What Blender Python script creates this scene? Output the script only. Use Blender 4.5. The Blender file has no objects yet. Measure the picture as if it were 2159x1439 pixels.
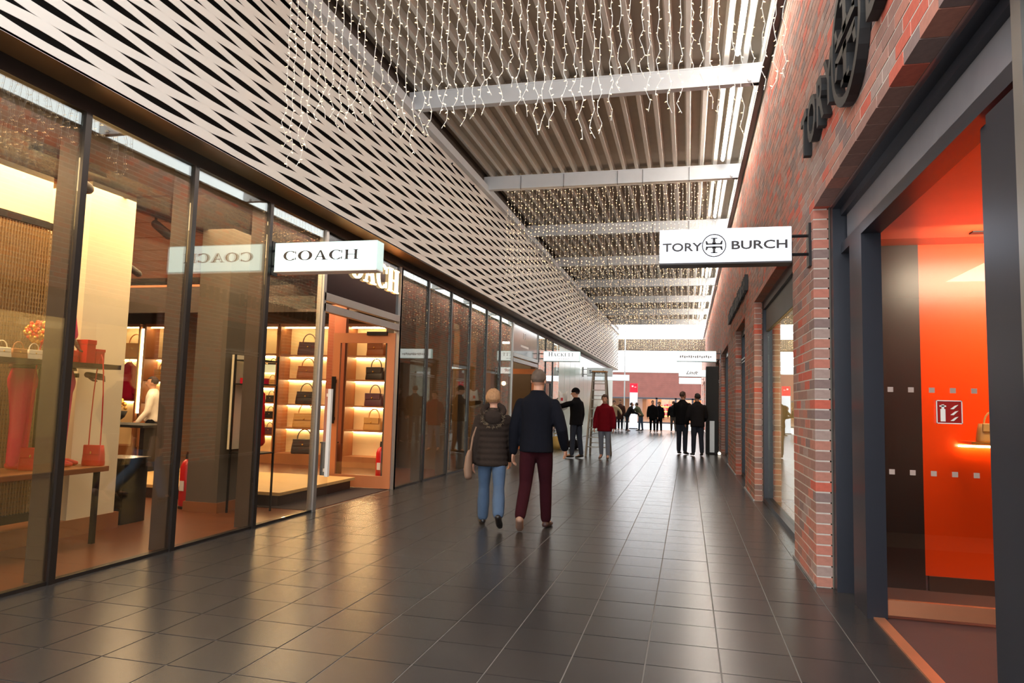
import bpy, bmesh, math, random
from mathutils import Vector, Matrix, Euler
from mathutils.bvhtree import BVHTree
random.seed(7)
PI = math.pi
S = bpy.context.scene
COL = S.collection
# ------------------------------------------------------------------ camera, sky, exposure
F_PX, YAW, PITCH, ROLL = 1484.79, 0.245978, 0.0872584, 0.0270836
fw = Vector((-math.sin(YAW) * math.cos(PITCH), math.cos(YAW) * math.cos(PITCH), math.sin(PITCH)))
rt = Vector((math.cos(YAW), math.sin(YAW), 0)); up = rt.cross(fw)
r2 = rt * math.cos(ROLL) + up * math.sin(ROLL); u2 = up * math.cos(ROLL) - rt * math.sin(ROLL)
cam = bpy.data.objects.new('camera', bpy.data.cameras.new('camera')); COL.objects.link(cam)
cam.matrix_world = Matrix(((r2.x, u2.x, -fw.x, 0), (r2.y, u2.y, -fw.y, 0), (r2.z, u2.z, -fw.z, 1.4), (0, 0, 0, 1)))
cam.data.sensor_width = 36; cam.data.lens = F_PX / 2159 * 36; cam.data.clip_start = 0.05; cam.data.clip_end = 400
S.camera = cam
SKY = 4.2
W = bpy.data.worlds.new('overcast_sky'); S.world = W; W.use_nodes = True
bg = W.node_tree.nodes['Background']; bg.inputs[0].default_value = (0.93, 0.97, 1.0, 1); bg.inputs[1].default_value = SKY
S.view_settings.view_transform = 'Standard'; S.view_settings.look = 'None'; S.view_settings.gamma = 1
S.view_settings.use_curve_mapping = False; S.view_settings.exposure = 0.25

def area(name, loc, size, power, color, rot=(0, 0, 0), spread=PI):
    l = bpy.data.lights.new(name, 'AREA'); l.shape = 'RECTANGLE'; l.size, l.size_y = size; l.energy = power; l.color = color; l.spread = spread
    o = bpy.data.objects.new(name, l); o.location = loc; o.rotation_euler = rot; COL.objects.link(o); return o
WARM = (1.0, 0.67, 0.36)
area('store_light', (-6.0, 3.8, 3.45), (1.6, 4.5), 260, WARM)
area('store_light', (-5.3, 7.3, 3.45), (1.0, 2.4), 80, WARM)
area('store_light', (-9.0, 9.5, 3.45), (4.0, 5.0), 450, WARM)
area('store_light', (-6.3, 10.9, 3.0), (1.2, 2.0), 70, WARM)
area('store_light', (-6.5, 16.0, 3.3), (2.0, 3.0), 60, WARM)
area('store_light', (-6.5, 20.0, 3.3), (2.0, 2.6), 60, WARM)
area('store_light', (2.9, 5.62, 2.62), (2.0, 0.3), 70, (1.0, 0.80, 0.6), (math.radians(58), 0, 0))  # hidden lamp added behind the door leaf to brighten the orange wall
area('store_light', (3.2, 4.0, 2.7), (1.5, 1.5), 25, (1.0, 0.75, 0.5))
area('store_light', (2.2, 9.6, 2.9), (1.2, 3.4), 60, (1.0, 0.68, 0.36))
area('store_light', (2.4, 21.0, 2.9), (1.6, 3.0), 60, (1.0, 0.6, 0.28))
area('store_light', (-1.0, 64.0, 2.1), (5.0, 2.0), 300, (1.0, 0.55, 0.22))

# ------------------------------------------------------------------ materials
def lin(c):
    return tuple((x / 255 / 12.92) if x / 255 <= 0.04045 else ((x / 255 + 0.055) / 1.055) ** 2.4 for x in c)
MATS = {}
def pm(name, rgb, rough=0.6, metal=0.0, var=0.12, scale=6.0, bump=0.0, bscale=60.0, spec=0.5, coat=0.0, stretch=None):
    if name in MATS: return MATS[name]
    m = bpy.data.materials.new(name); m.use_nodes = True; nt = m.node_tree; b = nt.nodes['Principled BSDF']
    c = lin(rgb); N = nt.nodes.new
    tc = N('ShaderNodeTexCoord'); src = tc.outputs['Object']
    if stretch:
        mp = N('ShaderNodeMapping'); mp.inputs['Scale'].default_value = stretch; nt.links.new(src, mp.inputs[0]); src = mp.outputs[0]
    no = N('ShaderNodeTexNoise'); no.inputs['Scale'].default_value = scale; no.inputs['Detail'].default_value = 5
    nt.links.new(src, no.inputs['Vector'])
    mx = N('ShaderNodeMix'); mx.data_type = 'RGBA'
    mx.inputs[6].default_value = tuple(x * (1 - var) for x in c) + (1,); mx.inputs[7].default_value = tuple(min(1, x * (1 + var)) for x in c) + (1,)
    nt.links.new(no.outputs[0], mx.inputs[0]); nt.links.new(mx.outputs[2], b.inputs['Base Color'])
    b.inputs['Roughness'].default_value = rough; b.inputs['Metallic'].default_value = metal
    b.inputs['Specular IOR Level'].default_value = spec; b.inputs['Coat Weight'].default_value = coat
    if bump:
        n2 = N('ShaderNodeTexNoise'); n2.inputs['Scale'].default_value = bscale; n2.inputs['Detail'].default_value = 4; nt.links.new(src, n2.inputs['Vector'])
        bp = N('ShaderNodeBump'); bp.inputs['Strength'].default_value = bump; bp.inputs['Distance'].default_value = 0.01
        nt.links.new(n2.outputs[0], bp.inputs['Height']); nt.links.new(bp.outputs[0], b.inputs['Normal'])
    MATS[name] = m; return m
def emit(name, rgb, strength, sample=True):
    m = bpy.data.materials.new(name); m.use_nodes = True; nt = m.node_tree; b = nt.nodes['Principled BSDF']
    b.inputs['Base Color'].default_value = lin(rgb) + (1,); b.inputs['Emission Color'].default_value = lin(rgb) + (1,); b.inputs['Emission Strength'].default_value = strength
    b.inputs['Roughness'].default_value = 0.4
    if not sample: m.cycles.emission_sampling = 'NONE'
    return m
def glassmat(name, tint, f0, rough=0.0):
    m = bpy.data.materials.new(name); m.use_nodes = True; nt = m.node_tree; N = nt.nodes.new; nt.nodes.remove(nt.nodes['Principled BSDF'])
    out = nt.nodes['Material Output']; g = N('ShaderNodeNewGeometry')
    d = N('ShaderNodeVectorMath'); d.operation = 'DOT_PRODUCT'; nt.links.new(g.outputs['Incoming'], d.inputs[0]); nt.links.new(g.outputs['Normal'], d.inputs[1])
    def M(op, a, b):
        n = N('ShaderNodeMath'); n.operation = op
        for i, x in enumerate((a, b)):
            if x is None: continue
            if isinstance(x, (int, float)): n.inputs[i].default_value = x
            else: nt.links.new(x, n.inputs[i])
        return n.outputs[0]
    c = M('ABSOLUTE', d.outputs['Value'], None); k = M('POWER', M('SUBTRACT', 1.0, c), 5.0); fr = M('ADD', M('MULTIPLY', k, 1 - f0), f0)
    t = N('ShaderNodeBsdfTransparent'); t.inputs[0].default_value = tint + (1,)
    gl = N('ShaderNodeBsdfGlossy'); gl.inputs['Roughness'].default_value = rough; gl.inputs[0].default_value = (0.95, 1, 0.97, 1)
    mx = N('ShaderNodeMixShader'); nt.links.new(fr, mx.inputs[0]); nt.links.new(t.outputs[0], mx.inputs[1]); nt.links.new(gl.outputs[0], mx.inputs[2]); nt.links.new(mx.outputs[0], out.inputs[0])
    MATS[name] = m; return m
def brickmat(name, island):
    m = bpy.data.materials.new(name); m.use_nodes = True; nt = m.node_tree; b = nt.nodes['Principled BSDF']; N = nt.nodes.new
    if island: rnd = N('ShaderNodeNewGeometry').outputs['Random Per Island']
    else: rnd = N('ShaderNodeObjectInfo').outputs['Random']
    cr = N('ShaderNodeValToRGB'); e = cr.color_ramp; e.interpolation = 'CONSTANT'
    cols = [(0, (178, 118, 100)), (0.2, (150, 112, 100)), (0.4, (192, 94, 74)), (0.5, (166, 122, 108)), (0.7, (134, 110, 104)), (0.82, (184, 114, 96)), (0.92, (162, 136, 126))]
    while len(e.elements) < len(cols): e.elements.new(0.5)
    for el, (p, c) in zip(e.elements, cols): el.position = p; el.color = lin(c) + (1,)
    nt.links.new(rnd, cr.inputs[0])
    tc = N('ShaderNodeTexCoord'); no = N('ShaderNodeTexNoise'); no.inputs['Scale'].default_value = 30; no.inputs['Detail'].default_value = 6; nt.links.new(tc.outputs['Object'], no.inputs[0])
    bw = N('ShaderNodeRGBToBW'); nt.links.new(no.outputs['Color'], bw.inputs[0])
    m2 = N('ShaderNodeMix'); m2.data_type = 'RGBA'; m2.blend_type = 'OVERLAY'; m2.inputs[0].default_value = 0.3
    nt.links.new(cr.outputs[0], m2.inputs[6]); nt.links.new(bw.outputs[0], m2.inputs[7]); nt.links.new(m2.outputs[2], b.inputs['Base Color'])
    bp = N('ShaderNodeBump'); bp.inputs['Strength'].default_value = 0.5; bp.inputs['Distance'].default_value = 0.004; nt.links.new(no.outputs[0], bp.inputs['Height']); nt.links.new(bp.outputs[0], b.inputs['Normal'])
    b.inputs['Roughness'].default_value = 0.85
    MATS[name] = m; return m

glass = glassmat('shop_glass', (0.90, 0.90, 0.87), 0.095)
clearglass = glassmat('clear_glass', (0.94, 0.94, 0.94), 0.04)
dark_metal = pm('dark_metal', (34, 32, 33), 0.35, 0.5, 0.1)
fin_metal = pm('fin_metal', (84, 72, 62), 0.5, 0.2, 0.08)
silver = pm('silver_metal', (168, 165, 160), 0.35, 0.8, 0.06)
grey_steel = pm('grey_steel', (212, 216, 219), 0.45, 0.0, 0.06)
screen_paint = pm('cream_screen_paint', (222, 216, 206), 0.55, 0.0, 0.03)
soffit_warm_tint = pm('soffit_warm_tint', (128, 94, 60), 0.38, 0.5, 0.06)  # bronze-brown base stands in for warm store light on the soffit
black = pm('black_paint', (9, 8, 9), 0.6, 0, 0.1)
navy = pm('navy_frame', (44, 46, 54), 0.35, 0.3, 0.08)
sheet_metal = pm('sheet_metal', (222, 219, 210), 0.5, 0.0, 0.05)
mortar = pm('mortar', (200, 190, 178), 0.95, 0, 0.15, 20)
brick_one = brickmat('brick_single', False); brick_many = brickmat('brick_courses', True)
tile_mat = pm('slate_tile', (50, 48, 47), 0.25, 0, 0.25, 3.0, 0.05, 120.0, 0.5)
grout = pm('grout', (116, 110, 102), 0.8, 0, 0.15)
white = pm('white_paint', (232, 230, 224), 0.5, 0, 0.04)
cream = pm('cream_plaster', (236, 222, 190), 0.7, 0, 0.04)
wood = pm('oak_veneer', (150, 96, 58), 0.45, 0, 0.25, 4.0, stretch=(1, 1, 0.1))
wood_floor = pm('oak_planks', (104, 60, 34), 0.28, 0, 0.35, 3.0, stretch=(0.3, 4, 1))
lightwood = pm('light_oak', (196, 160, 104), 0.45, 0, 0.2, 4.0, stretch=(0.3, 4, 1))
taupe = pm('taupe_plaster', (96, 88, 78), 0.8, 0, 0.08)
red = pm('red_leather', (206, 34, 26), 0.4, 0, 0.12)
orange = pm('orange_lacquer', (235, 66, 8), 0.3, 0, 0.04)
copper = pm('copper_plate', (206, 140, 104), 0.35, 0.6, 0.1)
gold = pm('gold_metal', (220, 170, 80), 0.3, 0.9, 0.1)
bulb_mat = emit('bulb_glow', (255, 208, 146), 7, False)
_nt = bulb_mat.node_tree; _g = _nt.nodes.new('ShaderNodeNewGeometry'); _p = _nt.nodes.new('ShaderNodeMath'); _p.operation = 'POWER'; _p.inputs[1].default_value = 2.2; _m = _nt.nodes.new('ShaderNodeMath'); _m.operation = 'MULTIPLY_ADD'; _m.inputs[1].default_value = 13.0; _m.inputs[2].default_value = 1.2
_nt.links.new(_g.outputs['Random Per Island'], _p.inputs[0]); _nt.links.new(_p.outputs[0], _m.inputs[0]); _nt.links.new(_m.outputs[0], _nt.nodes['Principled BSDF'].inputs['Emission Strength'])
_c = _nt.nodes.new('ShaderNodeMix'); _c.data_type = 'RGBA'; _c.inputs[6].default_value = lin((255, 224, 180)) + (1,); _c.inputs[7].default_value = lin((255, 186, 112)) + (1,); _nt.links.new(_p.outputs[0], _c.inputs[0]); _nt.links.new(_c.outputs[2], _nt.nodes['Principled BSDF'].inputs['Emission Color'])
wire_mat = pm('white_wire', (226, 222, 214), 0.5)
sign_mint = emit('sign_face_mint', (226, 248, 242), 1.9); sign_white = emit('sign_face_white', (238, 242, 255), 1.35)
letter_lit = emit('letter_warm', (255, 214, 150), 3.0, False); strip_led = emit('strip_led', (255, 222, 165), 40)
tube_lit = emit('tube_lamp', (255, 242, 228), 105)
letter_dark = pm('letter_dark', (44, 36, 34), 0.5)

# ------------------------------------------------------------------ mesh helpers
class MB:
    def __init__(s): s.v = []; s.f = []
    def add(s, vs, fs):
        o = len(s.v); s.v += [tuple(v) for v in vs]; s.f += [tuple(i + o for i in f) for f in fs]; return s
    def box(s, x0, x1, y0, y1, z0, z1):
        return s.add([(x0, y0, z0), (x1, y0, z0), (x1, y1, z0), (x0, y1, z0), (x0, y0, z1), (x1, y0, z1), (x1, y1, z1), (x0, y1, z1)],
                     [(0, 3, 2, 1), (4, 5, 6, 7), (0, 1, 5, 4), (1, 2, 6, 5), (2, 3, 7, 6), (3, 0, 4, 7)])
    def prism(s, pts, o, ex, ey, d):   # 2-D polygon (counter-clockwise) at o on axes ex, ey, thickened by vector d
        o, ex, ey, d = Vector(o), Vector(ex), Vector(ey), Vector(d); n = len(pts)
        a = [o + ex * p[0] + ey * p[1] for p in pts]; b = [p + d for p in a]
        return s.add(a + b, [tuple(range(n))[::-1], tuple(range(n, 2 * n))] + [(i, (i + 1) % n, n + (i + 1) % n, n + i) for i in range(n)])
    def limb(s, pts, rad, n=10, side=(1, 0, 0), cap=True):
        pts = [Vector(p) for p in pts]; rad = [(r, r) if isinstance(r, (int, float)) else r for r in rad]; side = Vector(side)
        P, Rr = list(pts), list(rad)
        t0 = (pts[0] - pts[1]).normalized(); t1 = (pts[-1] - pts[-2]).normalized()
        if cap:
            for k, q in ((0.5, 0.84), (0.88, 0.45)):
                m0, m1 = min(rad[0]), min(rad[-1])
                P.insert(0, pts[0] + t0 * m0 * k); Rr.insert(0, (rad[0][0] * q, rad[0][1] * q)); P.append(pts[-1] + t1 * m1 * k); Rr.append((rad[-1][0] * q, rad[-1][1] * q))
        vs = []; m = len(P)
        for i in range(m):
            t = (P[min(i + 1, m - 1)] - P[max(i - 1, 0)]).normalized()
            u = side - t * side.dot(t)
            if u.length < 1e-3: u = Vector((0, 1, 0)) - t * t.y
            u.normalize(); w = t.cross(u)
            for j in range(n):
                a = 2 * PI * j / n; vs.append(P[i] + u * Rr[i][0] * math.cos(a) + w * Rr[i][1] * math.sin(a))
        fs = [(i * n + j, i * n + (j + 1) % n, (i + 1) * n + (j + 1) % n, (i + 1) * n + j) for i in range(m - 1) for j in range(n)]
        fs += [tuple(range(n))[::-1], tuple(range((m - 1) * n, m * n))]
        return s.add(vs, fs)
    def tube(s, pts, r, n=6): return s.limb(pts, [r] * len(pts), n, (0.31, 0.52, 0.79), False)
    def ball(s, c, r, nu=12, nv=8, f=None, M=None):
        c = Vector(c); r = (r, r, r) if isinstance(r, (int, float)) else r; vs = []
        for i in range(nv + 1):
            th = PI * i / nv
            for j in range(nu):
                a = 2 * PI * j / nu; d = Vector((math.sin(th) * math.cos(a), math.sin(th) * math.sin(a), math.cos(th)))
                k = f(d) if f else 1.0; p = Vector((d.x * r[0], d.y * r[1], d.z * r[2])) * k
                vs.append(c + (M @ p if M else p))
        fs = [(i * nu + j, (i + 1) * nu + j, (i + 1) * nu + (j + 1) % nu, i * nu + (j + 1) % nu) for i in range(nv) for j in range(nu)]
        return s.add(vs, fs)
    def lathe(s, prof, c=(0, 0, 0), n=14):   # prof: (radius, height)
        vs = [(c[0] + r * math.cos(2 * PI * j / n), c[1] + r * math.sin(2 * PI * j / n), c[2] + z) for r, z in prof for j in range(n)]; m = len(prof)
        fs = [(i * n + j, i * n + (j + 1) % n, (i + 1) * n + (j + 1) % n, (i + 1) * n + j) for i in range(m - 1) for j in range(n)]
        return s.add(vs, fs + [tuple(range(n))[::-1], tuple(range((m - 1) * n, m * n))])
def mesh_of(name, mb, mat, smooth=False):
    me = bpy.data.meshes.new(name); me.from_pydata(mb.v, [], mb.f); me.update()
    bm = bmesh.new(); bm.from_mesh(me); bmesh.ops.remove_doubles(bm, verts=bm.verts, dist=1e-6) if smooth else None
    bmesh.ops.recalc_face_normals(bm, faces=bm.faces); bm.to_mesh(me); bm.free()
    if smooth: me.polygons.foreach_set('use_smooth', [True] * len(me.polygons))
    if mat: me.materials.append(mat)
    return me
def attach(o, parent, world):
    COL.objects.link(o)
    if parent:
        o.parent = parent
        if world and parent.parent is None: o.matrix_parent_inverse = parent.matrix_basis.inverted()
    return o
def build(name, mb, mat, parent=None, world=True, smooth=False, bev=0, kind=None, label=None):
    o = bpy.data.objects.new(name, mb if isinstance(mb, bpy.types.Mesh) else mesh_of(name, mb, mat, smooth))
    if bev:
        b = o.modifiers.new('bevel', 'BEVEL'); b.width = bev; b.segments = 2; b.limit_method = 'ANGLE'
    if kind: o['kind'] = kind
    if label: o['label'] = label
    return attach(o, parent, world)
def tag(o, label, cat, group=None, kind=None):
    o['label'] = label; o['category'] = cat
    if group: o['group'] = group
    if kind: o['kind'] = kind
    return o
def thing(name, label, cat, loc=(0, 0, 0), rz=0, group=None):
    o = bpy.data.objects.new(name, None); o.location = loc; o.rotation_euler = (0, 0, rz); COL.objects.link(o); o.empty_display_size = 0.1
    return tag(o, label, cat, group)
def struct(name, mb, mat, smooth=False, bev=0):
    return build(name, mb, mat, None, True, smooth, bev, 'structure')
def copy_tree(o, parent=None, label=None):
    c = o.copy(); COL.objects.link(c); c.parent = parent
    if label: c['label'] = label
    for ch in list(o.children): copy_tree(ch, c)
    return c
def fuse(parts, voxel, name, mat, parent, smooth_it=3, world=False):
    me = mesh_of('tmp', parts, None); o = bpy.data.objects.new('tmp', me); COL.objects.link(o)
    r = o.modifiers.new('r', 'REMESH'); r.mode = 'VOXEL'; r.voxel_size = voxel
    if smooth_it:
        sm = o.modifiers.new('s', 'SMOOTH'); sm.iterations = smooth_it; sm.factor = 0.5
    dg = bpy.context.evaluated_depsgraph_get(); out = bpy.data.meshes.new_from_object(o.evaluated_get(dg))
    bpy.data.objects.remove(o); bpy.data.meshes.remove(me); out.name = name
    out.materials.clear(); out.materials.append(mat); out.polygons.foreach_set('use_smooth', [True] * len(out.polygons))
    return build(name, out, None, parent, world)

# ------------------------------------------------------------------ lettering
def arc(cx, cy, ro, ri, a0, a1, n=14):
    out = []
    for i in range(n):
        t0 = math.radians(a0 + (a1 - a0) * i / n); t1 = math.radians(a0 + (a1 - a0) * (i + 1) / n)
        f = lambda r, t: (cx + r[0] * math.cos(t), cy + r[1] * math.sin(t))
        out.append([f(ri, t0), f(ro, t0), f(ro, t1), f(ri, t1)])
    return out
def rq(x0, x1, y0, y1): return [(x0, y0), (x1, y0), (x1, y1), (x0, y1)]
def serif_glyph(ch, t=0.17, h=0.06):
    st = lambda x: [rq(x, x + t, 0, 1), rq(x - 0.08, x + t + 0.08, 0, h), rq(x - 0.08, x + t + 0.08, 1 - h, 1)]
    if ch == 'C': return arc(0.5, 0.5, (0.48, 0.52), (0.28, 0.455), 42, 318) + [rq(0.84, 0.9, 0.66, 0.95), rq(0.84, 0.9, 0.05, 0.3)], 0.98
    if ch == 'O': return arc(0.5, 0.5, (0.5, 0.52), (0.28, 0.455), 0, 360, 24), 1.02
    if ch == 'D': return st(0.08) + arc(0.3, 0.5, (0.52, 0.5), (0.32, 0.44), -90, 90), 0.9
    if ch == 'A': return [[(0.1, 0), (0.17, 0), (0.5, 0.93), (0.44, 1.0)], [(0.66, 0), (0.88, 0), (0.54, 1), (0.44, 1)], rq(0.24, 0.72, 0.3, 0.3 + h), rq(0, 0.28, 0, h), rq(0.56, 1.0, 0, h)], 1.0
    if ch == 'H': return st(0.1) + st(0.7) + [rq(0.2, 0.8, 0.47, 0.47 + h)], 1.0
    if ch == 'K': return st(0.1) + [[(0.27, 0.4), (0.34, 0.36), (0.8, 1), (0.7, 1)], [(0.4, 0.5), (0.7, 0), (0.9, 0), (0.5, 0.6)], rq(0.6, 0.95, 0, h), rq(0.6, 0.9, 1 - h, 1)], 0.95
    if ch == 'E': return st(0.1) + [rq(0.2, 0.7, 0, h), rq(0.2, 0.7, 1 - h, 1), rq(0.2, 0.6, 0.47, 0.47 + h), rq(0.66, 0.7, 0, 0.22), rq(0.66, 0.7, 0.78, 1)], 0.78
    if ch == 'T': return [rq(0.32, 0.32 + t, 0, 1), rq(0.2, 0.6, 0, h), rq(0.02, 0.8, 1 - h, 1), rq(0.02, 0.06, 0.75, 1), rq(0.76, 0.8, 0.75, 1)], 0.84
    if ch == 'L': return st(0.1) + [rq(0.2, 0.7, 0, h), rq(0.66, 0.7, 0, 0.25)], 0.76
    if ch == 'N': return [rq(0.1, 0.16, 0, 1), rq(0.74, 0.8, 0, 1), [(0.1, 1), (0.66, 0), (0.8, 0), (0.26, 1)], rq(0, 0.28, 0, h), rq(0.62, 0.9, 1 - h, 1)], 0.92
    return [], 0.4
def serif_text(txt, o, ex, ey, d, gap=0.14, first=1.0, t=0.17):   # letters of unit height along ex, ey (their lengths set the size)
    out = []; x = 0.0; ex = Vector(ex); ey = Vector(ey)
    for i, ch in enumerate(txt):
        polys, adv = serif_glyph(ch, t); k = first if i == 0 else 1.0; mb = MB()
        for p in polys: mb.prism(p, Vector(o) + ex * x, ex * k, ey * k, d)
        out.append(mb); x += adv * k + gap
    return out, x - gap
def join(mbs):
    r = MB()
    for m in mbs: r.add(m.v, m.f)
    return r
def font_text(txt, size, extrude, M, sx=1.0, shear=0.0):
    cu = bpy.data.curves.new('t', 'FONT'); cu.body = txt; cu.size = size; cu.extrude = extrude; cu.offset = 0.0022 * size / 0.1; cu.align_x = 'LEFT'; cu.resolution_u = 3; cu.shear = shear
    o = bpy.data.objects.new('t', cu); COL.objects.link(o); dg = bpy.context.evaluated_depsgraph_get()
    me = bpy.data.meshes.new_from_object(o.evaluated_get(dg)); bpy.data.objects.remove(o); bpy.data.curves.remove(cu)
    mb = MB(); mb.v = [tuple(M @ Vector((v.co.x * sx, v.co.y, v.co.z))) for v in me.vertices]; mb.f = [tuple(p.vertices) for p in me.polygons]
    w = max(v.co.x for v in me.vertices) * sx; bpy.data.meshes.remove(me); return mb, w
def emblem(o, ex, ey, d, ring=0.06):   # a ring round two mirrored serif T shapes, radius 0.5
    mb = MB()
    for p in arc(0, 0, (0.5, 0.5), (0.5 - ring, 0.5 - ring), 0, 360, 32): mb.prism(p, o, ex, ey, d)
    for s in (1, -1):
        q = [rq(-0.055, 0.055, 0.04, 0.33), rq(-0.14, 0.14, 0.29, 0.33), rq(-0.33, 0.33, 0.035, 0.1), [(-0.33, 0.05), (-0.24, 0.09), (-0.29, 0.2), (-0.36, 0.2)], [(0.24, 0.09), (0.33, 0.05), (0.36, 0.2), (0.29, 0.2)],
             [(-0.1, 0.09), (-0.05, 0.09), (-0.05, 0.16)], [(0.05, 0.09), (0.1, 0.09), (0.05, 0.16)]]
        for p in q: mb.prism([(x, s * y) for x, y in p][::s], o, ex, ey, d)
    return mb

# ------------------------------------------------------------------ floor
XL, XR, YE = -4.5, 1.01, 44.0
fl = struct('floor', MB().box(-16, 12, -4, 62.2, -0.25, -0.004), grout)
P4 = 0.4
tiles = [(i, j) for i in range(-12, 4) for j in range(3, 30)]
tiles = [(i, j) for i, j in tiles if (-0.22 + i * P4 > -4.62) and (0.05 + j * P4 > 2.3) and (0.22 * (0.05 + j * P4) + 1.45 > (-0.22 + i * P4))]
def tile_sz(i): return (P4 - 0.006) if -11 < i < 3 else 0.0
def tile_mesh(w): return mesh_of('tile', MB().box(0.004, w - 0.004, 0.004, P4 - 0.004, -0.02, 0.0), tile_mat)
tile_me = tile_mesh(P4)
near = sorted(tiles, key=lambda t: (0.05 + t[1] * P4) + 0.25 * abs(t[0] * P4 + 0.6))
near = [t for t in near if -10 <= t[0] <= 2][:300]
nearset = set(near)
for i, j in near:
    o = build('tile', tile_me, None, fl); o.location = (-0.22 + i * P4, 0.05 + j * P4, random.uniform(-0.0006, 0.0006))
mb = MB()
for i in range(-11, 3):
    for j in range(-9, 112):
        if (i, j) in nearset: continue
        x0 = -0.22 + i * P4; x1 = x0 + P4
        if i == -11: x0 = XL - 0.0
        y0 = 0.05 + j * P4
        mb.box(x0 + 0.004, x1 - 0.004, y0 + 0.004, y0 + P4 - 0.004, -0.02, random.uniform(-0.0006, 0.0006))
for j in range(-9, 112): mb.box(0.983, 1.33, 0.053 + j * P4, 0.047 + (j + 1) * P4, -0.02, 0)
build('tiling', mb, tile_mat, fl, kind='stuff')
plaza = pm('plaza_paving', (176, 172, 164), 0.55, 0, 0.12, 2.0)
mb = MB()
for i in range(-20, 18):
    for j in range(24): mb.box(-0.22 + i * 0.6, 0.374 + i * 0.6, 44.9 + j * 0.72, 45.614 + j * 0.72, -0.02, 0)
build('plaza_slabs', mb, plaza, fl, kind='stuff')

# ------------------------------------------------------------------ roof
RB = 6.14
ceil = struct('ceiling', MB().box(-4.5, 0.96, 3.4, 40.9, RB + 0.115, RB + 0.14), pm('roof_deck', (120, 112, 102), 0.7))
beams = [5.72 + 4.13 * k for k in range(0, 10)]
prof = []; deck_mat = pm('valley_shade', (164, 150, 132), 0.6)  # darker brown on the flat valleys stands in for shade between ribs
x = -4.2
while x < 0.8: prof += [(x, 0.1), (x + 0.13, 0.1), (x + 0.155, 0.0), (x + 0.215, 0.0), (x + 0.24, 0.1)]; x += 0.25
def sheet(y0, y1):
    m = MB(); n = len(prof)
    m.add([(px, y0, RB + pz) for px, pz in prof] + [(px, y1, RB + pz) for px, pz in prof], [(i, i + 1, n + i + 1, n + i) for i in range(n - 1)]); return m
for a, b in [(3.35, 5.67)] + list(zip(beams[:-1], beams[1:])):  # first bay is unseen, added to shade the near screen and bricks
    if a > 39: break
    so = build('roof_sheet', sheet(a + 0.06, min(b - 0.0, 40.9) + 0.05), deck_mat, ceil); so.data.materials.append(sheet_metal)
    for i, p in enumerate(so.data.polygons): p.material_index = 0 if min(abs(so.data.vertices[v].co.z - RB - 0.1) for v in p.vertices) < 1e-3 and max(abs(so.data.vertices[v].co.z - RB - 0.1) for v in p.vertices) < 1e-3 else 1
for y in beams:
    if y > 41: continue
    m = MB().box(-4.2, 1.0, y - 0.06, y + 0.06, 5.86, 5.88).box(-4.2, 1.0, y - 0.06, y + 0.06, 6.12, 6.14).box(-4.2, 1.0, y - 0.05, y + 0.05, 5.88, 6.12)
    bo = build('beam', m, grey_steel, ceil)
    build('bracket', MB().ball((0.8, y - 0.07, 5.9), 0.035).box(0.82, 0.98, y - 0.03, y + 0.03, 5.86, 5.9), grey_steel, bo)
    if y > 13: build('cable_tie', join([MB().box(xx, xx + 0.008, y - 0.066, y - 0.061, 5.83, 6.12) for xx in (-3.4, -2.5, -1.4, -0.9, 0.0)]), black, bo)
build('edge_beam', MB().box(-4.22, -4.1, 2.6, 44, 5.8, 5.95), grey_steel, ceil)
build('edge_closer', MB().box(-4.5, -4.2, 3.4, 44, 5.95, RB + 0.12), pm('dark_brown_closer', (70, 60, 52), 0.7), ceil)
ordw = ['first', 'second', 'third', 'fourth', 'fifth', 'sixth', 'seventh', 'eighth', 'ninth', 'tenth']
for k, y in enumerate(beams[:-1]):
    if y > 39: break
    label = 'bright tube lamp along the brick wall, %s bay from the near end' % ordw[k]
    o = thing('tube_lamp', label, 'lamp', (0.62, y + 2.1, 6.1), group='tube lamps along the roof edge')
    build('tube', MB().tube([(0.62, y + 0.4, 6.09), (0.62, y + 3.7, 6.09)], 0.02, 8), tube_lit, o); build('housing', MB().box(0.585, 0.655, y + 0.35, y + 3.75, 6.11, 6.135), white, o)

# ------------------------------------------------------------------ left wall: slit screen, soffit, glazing
wl = struct('wall_left', MB().box(-4.62, -4.46, -2.6, YE, 3.67, 6.2), black)
def screen():
    m = MB(); zp, per, ln = 0.108, 1.075, 0.93; rows = 19; z0 = 3.76; ys = []
    def w(y, r):
        c = 3.62 + (0.5 * per if r % 2 else 0); d = ((y - c + per / 2) % per) - per / 2
        return 0.029 * max(0.0, 1 - (2 * d / ln) ** 2) ** 1.15 if abs(d) < ln / 2 else 0.0
    y = -2.6; step = per / 16
    while y < YE + 1e-6: ys.append(y); y += step
    n = len(ys)
    for r in range(rows + 1):
        lo = [(z0 + (r - 1) * zp + w(y, r - 1)) if r > 0 else 3.65 for y in ys]
        hi = [(z0 + r * zp - w(y, r)) if r < rows else 5.82 for y in ys]
        m.add([(-4.2, y, z) for y, z in zip(ys, lo)] + [(-4.2, y, z) for y, z in zip(ys, hi)] + [(-4.203, y, z) for y, z in zip(ys, lo)] + [(-4.203, y, z) for y, z in zip(ys, hi)],
              [(i, i + 1, n + i + 1, n + i) for i in range(n - 1)] + [(2 * n + i, 3 * n + i, 3 * n + i + 1, 2 * n + i + 1) for i in range(n - 1)])
    return m
me = bpy.data.meshes.new('slit_screen'); sc_ = screen(); me.from_pydata(sc_.v, [], sc_.f); me.update(); me.materials.append(screen_paint)
build('slit_screen', me, None, wl)
build('screen_end', MB().box(-4.5, -4.2, YE, YE + 0.05, 3.6, 6.2), screen_paint, wl)
build('soffit', MB().box(-4.47, -4.2, -2.6, YE, 3.652, 3.668), soffit_warm_tint, wl)
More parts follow.
